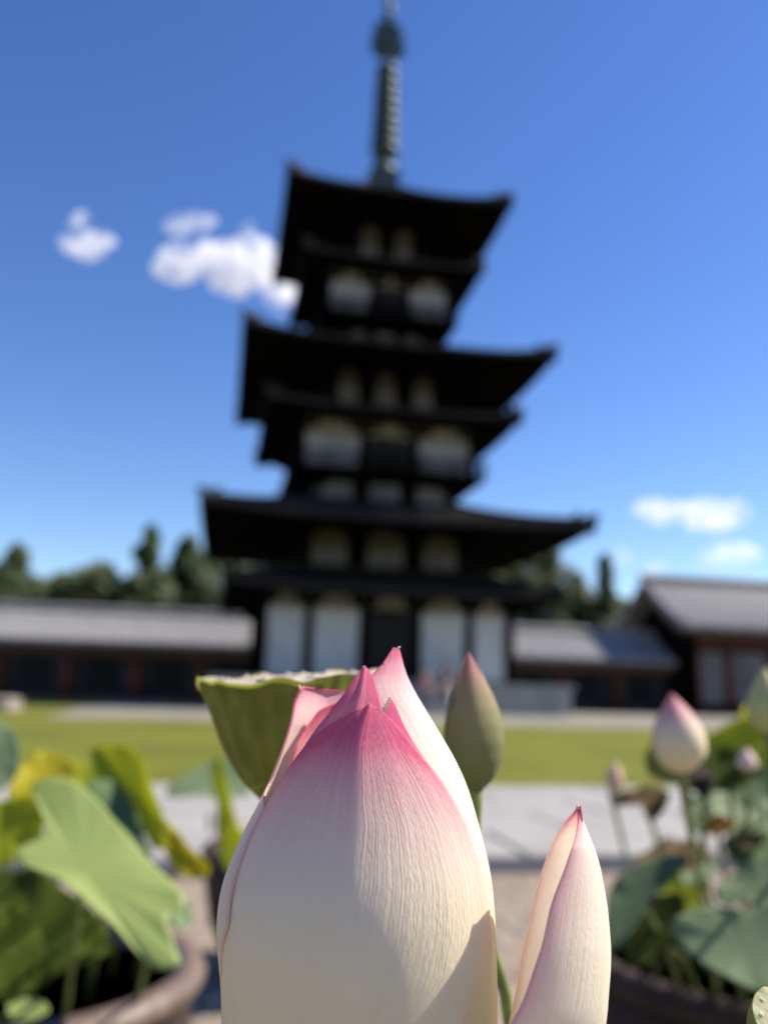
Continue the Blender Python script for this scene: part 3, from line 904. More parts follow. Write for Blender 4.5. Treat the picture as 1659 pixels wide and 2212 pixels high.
def on_surf(u, v, rho):
    F = F0
    th = 0
    for _ in range(14):
        x, _f, z = loc3(u, v, F)
        r = max(1e-5, rho*eR(z))
        s = max(-1, min(1, (x-eXC(z))/r))
        th = math.asin(s)
        F = .5*F+.5*(F0-r*math.cos(th))
    return th, z

def margin(pts, rho):
    out = []
    for p in pts:
        if p[0] == 'a': out.append((vz(p[1]), R_(p[2])))
        else:
            th, z = on_surf(p[0], p[1], rho); out.append((z, th))
    out.sort()
    return np.array(out)

def set_attr(me, name, vals):
    a = me.attributes.new(name, 'FLOAT', 'POINT'); a.data.foreach_set('value', vals)

def petal_obj(P, pink, cream, parent, mat, thick=.00055, name='petal', flip=False):
    nr, nc = len(P), len(P[0])
    m = MB(); m.grid(P)
    if flip: m.f = [tuple(reversed(f)) for f in m.f]
    o = m.build(name, mat, parent, True)
    me = o.data
    uv = me.uv_layers.new(name='UVMap')
    vi = np.zeros(len(me.loops), dtype=np.int32); me.loops.foreach_get('vertex_index', vi)
    rr, cc = vi//nc, vi % nc
    co = np.stack([cc/(nc-1), rr/(nr-1)], 1).astype(np.float32)
    uv.data.foreach_set('uv', co.ravel())
    set_attr(me, 'pink', np.array(pink, dtype=np.float32).ravel())
    set_attr(me, 'cream', np.array(cream, dtype=np.float32).ravel())
    solid(o, thick)
    return o

stem_base = wp(loc3(782, 2640, F0))
lotus = thing('lotus_flower', (PM.x, PM.y, .40), 'large opening lotus bud in the foreground, cream petals with pink tips', 'lotus flower')

def bud_petal(left, right, rho, pinkp, mpink=.35, v_base=2620, v_tip=None, curl=.0, ridge=.0, seed=0, ns=48, nt=110, tipout=0., flip=True, msharp=9., flare=False, tuck=0.):
    L, Rg = margin(left, rho), margin(right, rho)
    z0 = vz(v_base); z1 = min(L[-1, 0], Rg[-1, 0])
    P, pk, cm = [], [], []
    pv_ = sorted((vz(v), k) for v, k in pinkp)
    pz = [a for a, _ in pv_]; pvv = [b for _, b in pv_]
    zc = [vz(2250), vz(1500)]
    for j in range(nt):
        t = 1-(1-j/(nt-1))**1.5
        z = lerp(z0, z1, t)
        a, b = float(np.interp(z, L[:, 0], L[:, 1])), float(np.interp(z, Rg[:, 0], Rg[:, 1]))
        row, pr, cr_ = [], [], []
        for i in range(ns):
            s = -1+2*i/(ns-1)
            th = lerp(a, b, (s+1)/2)
            r = rho+curl*abs(s)**5
            r += ridge*math.exp(-(s/.16)**2)*sstep(.55, 1, t)
            r += .010*noise.noise(Vector((th*2.2+seed*7.1, z*28, seed)))+.006*noise.noise(Vector((th*9+seed, z*16, 3)))
            r += tipout*sstep(.86, 1, t)**2
            r -= tuck*((1-s)/2)**3*sstep(.25, .7, t)
            rad = r*eR(z)
            if flare:
                wf = sstep(R_(-94), R_(-150), th)
                rad = lerp(rad, max(rad, .80*r*eR(vz(1660))), wf*sstep(vz(1800), vz(1560), z))
            x = eXC(z)+rad*math.sin(th); f = F0-rad*math.cos(th)
            row.append(wp((x, f, z)))
            q = float(np.interp(z, pz, pvv))
            e = mpink*math.exp(-(1-abs(s))*msharp)*sstep(.30, .75, t)
            pr.append(min(1, q*(1+.25*math.exp(-(1-abs(s))*5))+e))
            cr_.append(min(1, max(0, (z-zc[1])/(zc[0]-zc[1]))))
        P.append(row); pk.append(pr); cm.append(cr_)
    return petal_obj(P, pk, cm, lotus, MT['petal'], flip=flip)

A_ = 'a'
# A front petal
pA = bud_petal(
    [(798,1522),(785,1527),(770,1533),(740,1549),(708,1570),(678,1594),(650,1629),(625,1665),(600,1708),(578,1750),(A_,1850,-72),(A_,2000,-78),(A_,2300,-76),(A_,2620,-60)],
    [(798,1522),(813,1529),(829,1541),(850,1562),(873,1588),(907,1634),(944,1681),(1002,1778),(1040,1884),(1052,1983),(1043,2085),(1012,2170),(989,2215),(A_,2400,30),(A_,2620,40)],
    1.0, [(1522,1),(1560,1),(1600,.86),(1640,.58),(1690,.36),(1750,.2),(1830,.08),(1930,.02),(2100,0)], .26, curl=.012, ridge=.03, seed=1)
# E second, torn tip just behind it
pE = bud_petal(
    [(844,1512),(838,1522),(828,1540),(822,1560),(A_,1620,4),(A_,1900,0),(A_,2620,0)],
    [(844,1512),(852,1525),(869,1565),(889,1602),(912,1638),(948,1684),(A_,1800,62),(A_,2000,68),(A_,2620,60)],
    .972, [(1512,1),(1560,.95),(1600,.85),(1660,.5),(1800,.1),(2100,0)], .3, seed=2, ns=30, nt=80)
# N inner petal with a blunt top
pN = bud_petal(
    [(832,1503),(822,1504),(814,1508),(806,1525),(A_,1600,0),(A_,2620,-20)],
    [(832,1503),(842,1504),(850,1507),(856,1520),(A_,1600,45),(A_,2620,50)],
    .80, [(1503,.8),(1560,.6),(1700,.2),(2100,0)], .2, seed=3, ns=24, nt=60)
# C inner front petal, strongly pink
pC = bud_petal(
    [(786,1441),(777,1452),(766,1467),(745,1500),(716,1537),(687,1573),(655,1622),(A_,1720,-55),(A_,2000,-65),(A_,2620,-50)],
    [(786,1441),(797,1448),(807,1468),(817,1503),(823,1532),(A_,1580,22),(A_,1700,35),(A_,2620,40)],
    .945, [(1441,1),(1500,.88),(1540,.72),(1590,.55),(1700,.2),(2000,0)], .35, ridge=.05, seed=4, ns=36, nt=80)
# D right petal, wraps round to the back
pD = bud_petal(
    [(859,1402),(850,1414),(840,1428),(826,1445),(811,1460),(A_,1480,-8),(A_,1540,0),(A_,1700,12),(A_,2000,20),(A_,2620,10)],
    [(859,1402),(864,1420),(A_,1432,105),(A_,1470,125),(A_,1560,140),(A_,1800,150),(A_,2200,150),(A_,2620,130)],
    .985, [(1402,.95),(1425,.72),(1455,.55),(1490,.34),(1530,.18),(1600,.06),(1700,.02),(2000,0)], .16, seed=5, ns=60, nt=120, tuck=.22)
# B left petal, wraps round the left and back, laps over A
pB = bud_petal(
    [(A_,1489,-97),(A_,1492,-125),(A_,1496,-165),(A_,1512,-184),(A_,1700,-190),(A_,2200,-185),(A_,2620,-170)],
    [(A_,1489,-96),(A_,1496,-92),(A_,1531,-91),(A_,1602,-90),(A_,1700,-89),(576,1744),(545,1810),(510,1908),(497,1997),(A_,2150,-80),(A_,2620,-60)],
    1.022, [(1486,.72),(1510,.5),(1540,.32),(1600,.2),(1700,.1),(1900,.03),(2200,0)], .42, seed=6, ns=56, nt=110, msharp=18., flare=True, tipout=.06)
# back petals
pK = bud_petal([(A_,1505,178),(A_,1540,120),(A_,1620,95),(A_,2200,90),(A_,2620,110)], [(A_,1505,182),(A_,1540,230),(A_,1620,258),(A_,2200,265),(A_,2620,250)],
    .91, [(1505,.9),(1560,.6),(1700,.2),(2000,0)], .3, seed=7, ns=40, nt=70)

# small pale stigma-like hooks at the petal points
def hook(pts, rad, parent, mat=MT['stalkpale']):
    m = MB(); m.tube([at(*p) for p in pts], [q*.6 for q in rad], 6); return m.build('petal_point', mat, parent, True)
cwhite = leafmat('pale_petal_point', (.85,.76,.62), (.78,.68,.55), (.8,.7,.55), .4, .6, 200)
hook([(649,1490,.246),(648,1484,.246),(645,1479,.246)], [.00055,.0006,.0003], pB, cwhite)
hook([(859,1404,.240),(861,1398,.240),(865,1397,.240)], [.00055,.0006,.0003], pD, cwhite)
hook([(829,1538,.2225),(836,1522,.2215),(842,1508,.221),(846,1504,.221)], [.0007,.0008,.0006,.0003], pE, cwhite)

# G opened outer petal on the right, boat-shaped, seen from its side
def boat_petal():
    rows = [ # v, left silhouette (far margin), near margin, right silhouette (midrib)
     (1742,1247,1249,1252),(1752,1240,1249,1256),(1775,1220,1249,1262),(1800,1203,1244,1272),(1840,1184,1232,1287),(1880,1170,1218,1298),(1920,1158,1203,1306),(1960,1149,1190,1312),(2000,1141,1180,1316),
     (2050,1130,1168,1319),(2100,1121,1152,1318),(2150,1111,1135,1315),(2180,1105,1122,1313),(2212,1099,1104,1309),(2270,1085,1080,1296),(2350,1060,1040,1250),(2450,1010,980,1160),(2560,930,900,1030),(2640,840,830,880)]
    vs_ = [r[0] for r in rows]
    nt, ns = 100, 44
    P, pk, cm = [], [], []
    for j in range(nt):
        t = 1-(1-j/(nt-1))**1.4
        v = lerp(2640, 1742, t)
        xl, xm, xr = (float(np.interp(v, vs_, [r[k] for r in rows])) for k in (1, 2, 3))
        Fm = lerp(.248, .228, sstep(0, .5, t))
        d = .020*math.sin(math.pi*min(1, max(0, .04+.96*t)))**.55*(1 if t < .9 else max(.0, (1-t)/.1)**.6)
        row, pr, cr_ = [], [], []
        for i in range(ns):
            s = -1+2*i/(ns-1)
            ph = abs(s)*math.pi/2
            if s < 0: u = xr-(xr-xm)*(1-math.cos(ph))**.92; F = Fm-d*math.sin(ph)*.9
            else: u = xr-(xr-xl)*(1-math.cos(ph))**.92; F = Fm+d*math.sin(ph)*1.25
            p = loc3(u, v, F)
            p = p+np.array([.0005, .0005, 0])*noise.noise(Vector((s*3, t*7, 9)))
            row.append(wp(p))
            e = math.exp(-(1-abs(s))*(6 if s < 0 else 14))*(.5 if s < 0 else .35)*sstep(.12, .6, t)
            q = .55*sstep(.93, 1, t)+.34*sstep(.62, .95, t)*(1 if s < 0 else .25)*(1-.6*math.exp(-(1-abs(s))*-0)) *(.35+.65*abs(s))
            pr.append(min(1, q+e)); cr_.append(min(1, .5*(1-t)+(.15 if abs(s) < .35 else 0)))
        P.append(row); pk.append(pr); cm.append(cr_)
    return petal_obj(P, pk, cm, lotus, MT['petal'], flip=False)
pG = boat_petal()
hook([(1250,1746,.236),(1247,1739,.236),(1246,1736,.236)], [.0006,.0005,.0002], pG, cwhite)
# receptacle and stalk down to the pot
m = MB()
sb = Vector(stem_base)
m.tube([sb+Vector((0,0,.030)), sb+Vector((0,0,.012)), sb+Vector((0,0,-.004)), sb+Vector((0,.01,-.03))], [.020,.021,.012,.0055], 16)
m.build('receptacle', MT['stalk'], lotus, True)
m = MB()
m.tube([sb+Vector((0,.008,-.02)), sb+Vector((.004,.03,-.15)), Vector((PM.x, PM.y-.02, .62)), Vector((PM.x, PM.y, .38))], [.0055,.005,.0055,.006], 10)
m.build('stalk', MT['stalk'], lotus, True)

# ------------------------------------------------------------------ seed pods
def seed_pod(c_px, F, rpx, prof, tilt, label, stalk_pts, mats, scallop=.03, nseed=14, group='lotus seed pods'):
    """funnel-shaped lotus seed pod; prof = (height below the rim in px, radius in px)"""
    k = F/FPX
    ctr = at(*c_px, F)
    t = thing('lotus_seed_pod', stalk_pts[-1], label, 'seed pod', group)
    X, Y, Z = Vector(_R0), Vector(_H), Vector((0, 0, 1))
    rotm = Matrix.Rotation(tilt[0], 3, X) @ Matrix.Rotation(tilt[1], 3, Y)
    def W_(x, y, z): return ctr + rotm @ (X*x+Y*y+Z*z)
    n = 96
    rr = random.Random(int(c_px[0]))
    ph = [rr.random()*6.28 for _ in range(4)]
    def wav(a): return .5*math.sin(7*a+ph[0])+.3*math.sin(12*a+ph[1])+.25*math.sin(5*a+ph[2])+.6*max(0, math.sin(6*a+ph[3]))**8
    m = MB(); G = []
    for h, r in prof:
        fr = r/rpx
        G.append([W_((r*k*(1+scallop*(.7*wav(a)*fr+.35*math.sin(19*a+ph[2])*(h > 12))))*math.cos(a), (r*k*(1+scallop*(.7*wav(a)*fr+.35*math.sin(19*a+ph[2])*(h > 12))))*math.sin(a), -h*k+(rpx*k*scallop*1.3*wav(a) if h < 12 else 0)) for a in [2*math.pi*i/n for i in range(n+1)]])
    m.grid(G)
    pod = m.build('cup', mats[0], t, True); recalc(pod.data)
    m = MB(); G = []
    for f, dz in ((.985, -1.0), (.93, .5), (.8, 3), (.6, 5), (.4, 6), (.2, 6.5), (.0, 6.5)):
        G.append([W_(rpx*k*f*(1+scallop*.7*wav(a)*f)*math.cos(a), rpx*k*f*(1+scallop*.7*wav(a)*f)*math.sin(a), dz*k*rpx/190+(rpx*k*scallop*1.3*wav(a)*(f > .9))) for a in [2*math.pi*i/n for i in range(n+1)]])
    m.grid(G); m.f = [tuple(reversed(f)) for f in m.f]
    topo = m.build('top', mats[1], t, True); recalc(topo.data)
    pts = [(0, 0)]+[(.42, i*6.283/5) for i in range(5)]+[(.74, i*6.283/9+.3) for i in range(9)]
    for f, a in pts[:nseed]:
        m = MB(); x, y = f*rpx*k*math.cos(a), f*rpx*k*math.sin(a); z0 = (6-3*f)*k*rpx/190
        q = rpx*k
        cz = [(.085,-.03),(.085,.004),(.06,.014),(.03,.016),(.013,.03),(.010,.045)]
        G = [[W_(x+rad*q*math.cos(b), y+rad*q*math.sin(b), z0+zz*q) for b in [2*math.pi*i/10 for i in range(11)]] for rad, zz in cz]
        m.grid(G); o = m.build('seed', mats[1] if f < 2 else mats[2], t, True); recalc(o.data)
    m = MB()
    bot = W_(0, 0, -(prof[-1][0]-2)*k)
    m.tube([bot]+[Vector(p) for p in stalk_pts], [prof[-1][1]*k]+[max(.0028, prof[-1][1]*k*.85)]*len(stalk_pts), 8)
    m.build('stalk', MT['stalk'], t, True)
    return t
PMt = Vector((PM.x, PM.y, .39))
seed_pod((623,1466), .332, 190, [(-3,193),(3,190),(20,182),(75,160),(120,146),(160,128),(200,103),(240,66),(268,38),(290,24),(310,20)], (R_(2.2), R_(-4.6)),
         'large green lotus seed pod with pale top behind the left of the big bud', [Vector(wp(loc3(640, 1900, .34))), PMt+Vector((-.05,.08,.15)), PMt+Vector((-.05,.05,0))], (MT['pod'], MT['seedtop'], MT['brown']), scallop=.052)
seed_pod((1690,2200), .262, 60, [(-2,61),(6,59),(30,54),(60,45),(90,30),(115,14),(130,10)], (R_(50), R_(8)),
         'small pale seed pod cut by the bottom right corner', [Vector(wp(loc3(1680, 2420, .27))), PMt+Vector((.12,-.02,.0))], (MT['stalk'], MT['podcream'], MT['stalkpale']))
PRt = Vector((PR.x, PR.y, .46)); PLt = Vector((PL.x, PL.y, .46)); PBt = Vector((PB.x, PB.y, .35))
seed_pod((1510,1672), .95, 24, [(-1,24),(5,24),(25,20),(42,12),(50,6)], (R_(10), R_(-15)),
         'small dark seed pod hanging under the pink-tipped bud on the right', [at(1520,1850,1.05), PRt+Vector((-.06,0,0))], (MT['dark'], MT['brown'], MT['brown']), nseed=6)  # near-black cup: the pod's shade is put into its colour

# ------------------------------------------------------------------ closed buds on stalks
def closed_bud(tip, base, F, hw, label, stalk_pts, mat, pinkp, creamp, np_=5, seed=0, lean=0, group='smaller lotus buds'):
    """a closed bud of lapping petals between two points; hw = half width in frame units"""
    a, b = at(*base, F), at(*tip, F+lean)
    ax = (b-a); Lh = ax.length; ax.normalize()
    k = F/FPX; Rm = hw*k
    e1 = Vector(_R0); e1 = (e1-ax*e1.dot(ax)).normalized(); e2 = ax.cross(e1)
    t = thing('lotus_bud', stalk_pts[-1], label, 'lotus bud', group)
    rr = random.Random(seed)
    pf = [(0,.22),(.05,.50),(.12,.74),(.22,.93),(.34,1.0),(.46,.97),(.58,.86),(.7,.68),(.8,.49),(.9,.26),(.96,.12),(1,.015)]
    hs_, rs_ = [p[0] for p in pf], [p[1] for p in pf]
    for q in range(np_):
        c0 = 2*math.pi*q/np_*1.0+rr.uniform(-.2, .2)-1.2
        top = 1.0 if q % 2 == 0 else rr.uniform(.88, .97)
        rho = 1-.035*q
        ns, nt = 22, 40
        P, pk, cm = [], [], []
        for j in range(nt):
            tt = 1-(1-j/(nt-1))**1.4
            h = tt*top
            wth = 1.25*min(1, (1.02-tt)/.5)**.6
            row, pr, cr_ = [], [], []
            for i in range(ns):
                s = -1+2*i/(ns-1)
                th = c0+s*wth
                r = Rm*rho*float(np.interp(h, hs_, rs_))*(1+.02*abs(s)**4+.015*noise.noise(Vector((th*2, h*4, seed+q))))
                row.append(a+ax*(h*Lh)+(e1*math.cos(th)+e2*math.sin(th))*r)
                pr.append(float(np.interp(h, [p[0] for p in pinkp], [p[1] for p in pinkp])))
                cr_.append(float(np.interp(h, [p[0] for p in creamp], [p[1] for p in creamp])))
            P.append(row); pk.append(pr); cm.append(cr_)
        petal_obj(P, pk, cm, t, mat, .0004+.001*Rm, flip=False)
    m = MB()
    r0 = max(.0030, Rm*.10) if F > .5 else max(.0022, Rm*.105)
    m.tube([a+ax*Lh*.06, a-ax*.006]+[Vector(p) for p in stalk_pts], [r0*1.7, r0*1.2]+[r0]*len(stalk_pts), 8)
    m.build('stalk', MT['stalkpale'] if F > .9 else MT['stalk'], t, True)
    return t
closed_bud((1012,1407), (1024,1708), .325, 66, 'slender green bud with pink point just right of the big bud',
           [Vector(wp(loc3(1022, 1850, .33))), Vector(wp(loc3(1046, 2000, .333))), Vector(wp(loc3(1092, 2150, .337))), Vector(wp(loc3(1112, 2300, .34))), PMt+Vector((.04,.08,0))], MT['budgreen'], [(0,0),(.55,.04),(.75,.25),(.9,.7),(1,1)], [(0,1),(.3,.8),(.55,.35),(.8,.1),(1,0)], 5, 3)
closed_bud((1450,1497), (1471,1670), .68, 57, 'plump cream bud with bright pink tip on the right',
           [at(1500,1850,.8), at(1530,2010,1.1), PRt+Vector((-.1,-.05,0))], MT['petal_out'], [(0,0),(.4,.03),(.6,.2),(.75,.55),(1,.85)], [(0,1),(.3,.95),(.6,.4),(1,.1)], 6, 4)
closed_bud((1650,1440), (1660,1585), .72, 44, 'pale yellow-green bud cut by the right edge of the picture',
           [at(1675,1800,.85), PRt+Vector((.05,-.1,0))], MT['petal_lime'], [(0,0),(.7,.02),(1,.1)], [(0,1),(.5,1),(1,.8)], 5, 5)
closed_bud((1330,1643), (1322,1712), 1.15, 20, 'tiny faded bud on a long pale stalk before the lawn',
           [at(1340,1800,1.2), at(1362,1900,1.3), PRt+Vector((-.16,.05,0))], MT['petal_out'], [(0,.25),(1,.35)], [(0,1),(1,.6)], 4, 6)
closed_bud((1612,1615), (1610,1670), 1.0, 22, 'tiny pale pink bud among the leaves at the right',
           [at(1615,1800,1.1), PRt+Vector((.02,.05,0))], MT['petal_out'], [(0,.1),(1,.35)], [(0,.6),(1,.2)], 4, 7)

# ------------------------------------------------------------------ lotus leaves
def leaf(pts, F, nrm, mat, label, root, seed=0, wave=.03, cup=.06, hub=None, group='lotus leaves', stalk_via=None, smat=None, th=.0007, rim=None):
    """a lotus leaf: outline in its own tilted plane, a hub with radiating veins, wavy margin, stalk to the pot"""
    cu = sum(p[0] for p in pts)/len(pts); cv = sum(p[1] for p in pts)/len(pts)
    if hub is None: hub = (cu, cv)
    c = loc3(hub[0], hub[1], F)
    nn = np.array(nrm, float); nn /= np.linalg.norm(nn)
    def onplane(u, v):
        d = loc3(u, v, 1.0)
        k = float(c @ nn)/float(d @ nn)
        return d*k
    # smooth closed outline
    n0 = len(pts); out = []
    for i in range(n0):
        p0, p1, p2, p3 = (np.array(pts[(i+j) % n0], float) for j in (-1, 0, 1, 2))
        for q in range(6):
            s = q/6
            out.append(.5*((2*p1)+(-p0+p2)*s+(2*p0-5*p1+4*p2-p3)*s*s+(-p0+3*p1-3*p2+p3)*s**3))
    ring = [onplane(*p) for p in out]
    size = float(np.mean([np.linalg.norm(p-c) for p in ring]))
    N = len(ring); NR = 14
    P = []
    r = random.Random(seed); ph = [r.random()*6.28 for _ in range(4)]
    for j in range(NR+1):
        f = j/NR
        row = []
        for i in range(N+1):
            a = 2*math.pi*i/N
            q = c+(ring[i % N]-c)*f
            dz = size*(cup*f*f-cup*.4+wave*f**2.5*(math.sin(3*a+ph[0])+.7*math.sin(5*a+ph[1])+.4*math.sin(9*a+ph[2])))
            dz += size*.018*f*(1-.6*f)*max(0, math.cos(20*a))**6*-1
            row.append(wp(q+nn*dz))
        P.append(row)
    t = thing('lotus_leaf', root, label, 'lotus leaf', group)
    m = MB(); m.grid(P)
    o = m.build('blade', mat, t, True); recalc(o.data); solid(o, th, 0)
    m = MB()
    h = Vector(wp(c-nn*size*cup*.4))
    via = [Vector(at(*q)) for q in (stalk_via or [])]
    mid = h.lerp(Vector(root), .5)+Vector((0, 0, .03))
    m.tube([h]+(via or [mid])+[Vector(root)], [.0028]+[.0036]*(len(via) or 1)+[.0045], 8)
    m.build('stalk', smat or MT['stalk'], t, True)
    return t
rL = lambda x, y: PLt+Vector((x, y, 0))
rR = lambda x, y: PRt+Vector((x, y, 0))
rB = lambda x, y: PBt+Vector((x, y, 0))
leaf([(70,1702),(130,1690),(195,1718),(255,1780),(320,1850),(385,1925),(398,1965),(362,1990),(375,2040),(388,2085),(345,2096),(300,2058),(245,2005),(185,1955),(125,1905),(45,1862),(38,1835),(100,1800),(85,1750)],
     .80, (.25,-.60,.75), MT['leaf_light'], 'big light green leaf sloping down across the lower left', rL(.1,-.1), 1, .035, .05, hub=(185,1935-60))
leaf([(18,1722),(45,1660),(90,1622),(150,1645),(168,1692),(100,1705),(60,1730)], 1.05, (.3,-.75,.5), MT['leaf_yellow'], 'mustard yellow leaf above the big light green leaf at left', rL(-.12,.02), 2, .07, .1)
leaf([(205,1632),(240,1610),(290,1618),(325,1668),(345,1735),(362,1800),(355,1835),(330,1822),(300,1755),(250,1735)], 1.0, (-.4,-.8,.35), MT['leaf_lime'], 'folded yellow-green leaf standing upright left of the blade', rL(.1,.1), 3, .05, .12)
leaf([(340,1765),(372,1782),(415,1835),(455,1870),(447,1892),(410,1898),(375,1870),(350,1822)], 1.15, (-.2,-.8,.5), MT['leaf_yellow'], 'drooping yellow-olive leaf before the pale paving on the left', rL(.18,.12), 4, .08, .12)
leaf([(480,1635),(500,1695),(520,1780),(548,1832),(515,1890),(482,1850),(474,1750),(468,1680)], 1.4, (-.75,-.6,.2), MT['leaf_lime'], 'narrow upright yellow-green leaf blade left of the big bud', rB(-.15,-.1), 5, .04, .15)
leaf([(358,1715),(400,1680),(460,1645),(510,1638),(545,1680),(530,1720),(430,1726)], 1.8, (0,-.55,.8), MT['leaf_grey'], 'pale blue-green leaf under the large seed pod', rB(-.2,-.05), 6, .05, .06)
leaf([(-40,1555),(28,1578),(42,1640),(22,1692),(-40,1725),(-80,1640)], .9, (.5,-.75,.4), MT['leaf_blue'], 'dark teal leaf cut by the left edge', rL(-.2,-.02), 7, .05, .08)
leaf([(185,1702),(250,1688),(285,1740),(300,1790),(330,1850),(270,1850),(215,1770)], .98, (.2,-.6,.7), MT['leaf_mid'], 'mid green leaf tucked behind the big light green leaf', rL(.12,.0), 8, .05, .07)
leaf([(-50,1740),(40,1726),(98,1732),(100,1785),(66,1845),(5,1880),(-60,1880),(-70,1810)], .88, (.1,-.85,.45), MT['leaf_lime'], 'curled lime yellow leaf at the left edge below the mustard one', rL(-.16,-.05), 9, .09, .2)
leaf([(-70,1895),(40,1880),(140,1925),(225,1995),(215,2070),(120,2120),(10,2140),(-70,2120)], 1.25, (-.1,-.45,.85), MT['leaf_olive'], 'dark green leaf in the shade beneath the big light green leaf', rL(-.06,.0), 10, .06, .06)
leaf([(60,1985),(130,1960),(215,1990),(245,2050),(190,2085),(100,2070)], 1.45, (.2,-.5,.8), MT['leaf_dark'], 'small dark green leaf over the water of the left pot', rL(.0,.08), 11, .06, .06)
leaf([(18,2170),(50,2158),(95,2165),(105,2188),(70,2205),(25,2200)], 1.15, (0,-.4,.9), MT['leaf_light'], 'small pale yellow-green leaf at the bottom left corner', rL(-.1,-.2), 12, .05, .06)
leaf([(300,1880),(345,1895),(395,1935),(418,1985),(395,2010),(345,1975)], .86, (.45,-.6,.6), MT['leaf_mid'], 'narrow green leaf edge hanging right of the big light green leaf', rL(.2,-.02), 13, .06, .08)
# right cluster
leaf([(1316,1930),(1350,1890),(1420,1850),(1492,1862),(1452,1900),(1405,1950),(1365,2015),(1332,2055),(1312,2000)], 1.1, (-.35,-.5,.75), MT['leaf_blue'], 'dark blue-green leaf slanting down right of the opened petal', rR(-.16,-.05), 21, .05, .08)
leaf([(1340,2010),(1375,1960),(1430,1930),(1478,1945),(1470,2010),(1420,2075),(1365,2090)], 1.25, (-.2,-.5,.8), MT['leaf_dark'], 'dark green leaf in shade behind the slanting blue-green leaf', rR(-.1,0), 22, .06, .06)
leaf([(1450,2010),(1478,1975),(1540,1958),(1610,1968),(1690,1955),(1770,2000),(1760,2090),(1680,2150),(1590,2128),(1512,2080)], .86, (-.1,-.72,.62), MT['leaf_grey'], 'large round grey-green leaf at the lower right', rR(.0,-.1), 23, .04, .07)
leaf([(1588,1885),(1622,1858),(1700,1848),(1760,1900),(1740,1985),(1655,1990),(1618,1948),(1560,1955),(1543,1925)], .93, (-.15,-.65,.65), MT['leaf_grey'], 'grey-green leaf lying above the large round leaf at right', rR(.06,-.02), 24, .05, .07)
leaf([(1530,1722),(1580,1690),(1659,1678),(1712,1720),(1690,1795),(1600,1806),(1548,1782)], 1.15, (0,-.5,.8), MT['leaf_grey'], 'pale teal leaf at the right edge below the pink-tipped bud', rR(.08,.1), 25, .05, .06)
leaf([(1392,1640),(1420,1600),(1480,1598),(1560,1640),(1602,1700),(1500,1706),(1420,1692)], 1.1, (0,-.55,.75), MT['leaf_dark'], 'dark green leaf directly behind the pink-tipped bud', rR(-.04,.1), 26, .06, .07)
leaf([(1518,1602),(1580,1562),(1662,1548),(1712,1600),(1690,1652),(1600,1664),(1540,1640)], 1.2, (-.2,-.75,.5), MT['leaf_lime'], 'yellow-green backlit leaf right of the pink-tipped bud', rR(.1,.06), 27, .06, .08)
leaf([(1590,1560),(1625,1500),(1662,1470),(1712,1500),(1712,1580),(1650,1610)], 1.25, (.2,-.8,.4), MT['leaf_yellow'], 'mustard yellow leaf behind the bud at the right edge', rR(.16,.1), 28, .06, .08)
leaf([(1512,1776),(1550,1762),(1584,1780),(1562,1803),(1524,1798)], 1.05, (-.1,-.8,.5), MT['leaf_orange'], 'withered orange scrap of leaf among the right stalks', rR(-.04,-.04), 29, .1, .15)
leaf([(1585,1812),(1605,1785),(1640,1798),(1648,1820),(1610,1838)], 1.1, (-.1,-.7,.6), MT['leaf_brown'], 'withered brown scrap of leaf right of the orange one', rR(.02,-.02), 30, .1, .15)
leaf([(1322,1728),(1368,1706),(1420,1698),(1445,1728),(1412,1772),(1392,1748),(1350,1742)], 1.2, (-.1,-.6,.7), MT['leaf_brown'], 'small drooping olive-brown leaf above the paving on the right', rR(-.14,.1), 31, .12, .15, smat=MT['stalkpale'], stalk_via=[(1415,1800,1.22),(1432,1880,1.3)])
leaf([(1466,1902),(1508,1872),(1552,1858),(1535,1895),(1500,1912)], .95, (-.1,-.4,.9), MT['leaf_grey'], 'small pale leaf tip between the right stalks', rR(-.06,-.08), 32, .05, .06)
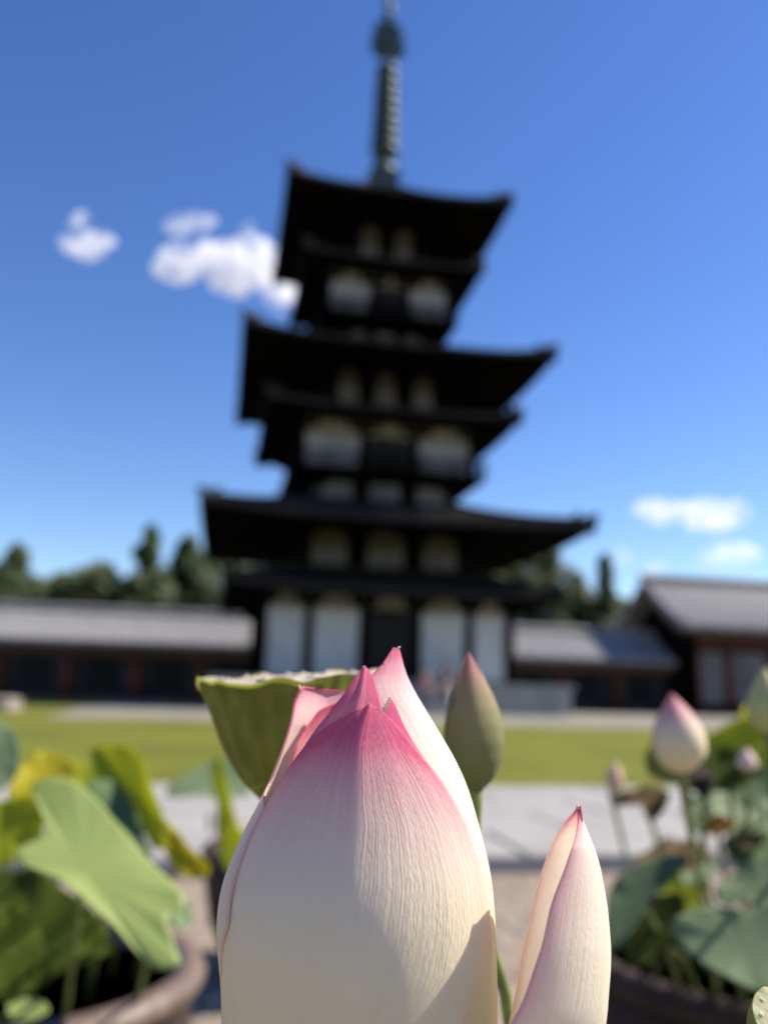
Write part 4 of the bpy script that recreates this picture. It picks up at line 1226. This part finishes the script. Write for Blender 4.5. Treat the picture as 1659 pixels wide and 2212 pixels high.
leaf([(1470,1730),(1520,1722),(1560,1760),(1540,1800),(1490,1790)], 1.25, (0,-.5,.8), MT['leaf_mid'], 'green leaf behind the orange scrap of leaf', rR(-.02,.14), 33, .06, .07)
leaf([(1370,1850),(1440,1820),(1520,1835),(1545,1880),(1450,1905),(1390,1890)], 1.45, (0,-.4,.9), MT['leaf_brown'], 'shrivelled brown leaf low among the right stalks', rR(-.08,.16), 34, .12, .1)
leaf([(1425,1950),(1432,1905),(1482,1888),(1525,1905),(1508,1962),(1452,1995)], 1.3, (-.1,-.7,.6), MT['leaf_lime'], 'olive lime leaf between the slanting leaf and the round leaf at right', rR(-.04,.04), 35, .06, .08)
leaf([(1500,1640),(1545,1612),(1600,1630),(1640,1668),(1600,1705),(1530,1700)], 1.0, (-.15,-.7,.6), MT['leaf_olive'], 'olive green leaf between the pink-tipped bud and the tiny pink bud', rR(.0,.0), 36, .06, .08)
leaf([(-30,1985),(20,1960),(75,1985),(95,2060),(70,2140),(10,2165),(-40,2110)], 1.0, (.2,-.6,.7), MT['leaf_olive'], 'olive green leaf hanging at the left edge above the bottom corner', rL(-.14,-.12), 37, .06, .08)
leaf([(250,1700),(300,1690),(345,1735),(350,1790),(300,1800),(262,1760)], 1.15, (.1,-.6,.75), MT['leaf_mid'], 'mid green leaf behind the folded yellow-green leaf', rL(.14,.14), 38, .06, .07)
leaf([(100,1660),(150,1640),(215,1660),(225,1705),(160,1720),(110,1705)], 1.2, (0,-.55,.8), MT['leaf_lime'], 'lime leaf behind the mustard yellow leaf at left', rL(.02,.16), 39, .06, .07)
leaf([(1560,1820),(1600,1795),(1660,1800),(1690,1840),(1640,1870),(1580,1862)], 1.15, (-.1,-.55,.75), MT['leaf_mid'], 'mid green leaf under the brown scrap at the right edge', rR(.1,-.06), 40, .06, .07)
leaf([(1590,1665),(1640,1655),(1690,1690),(1680,1745),(1620,1750),(1585,1715)], 1.05, (-.1,-.7,.6), MT['leaf_mid'], 'mid green leaf below the tiny pink bud at the right', rR(.12,.0), 41, .06, .07)
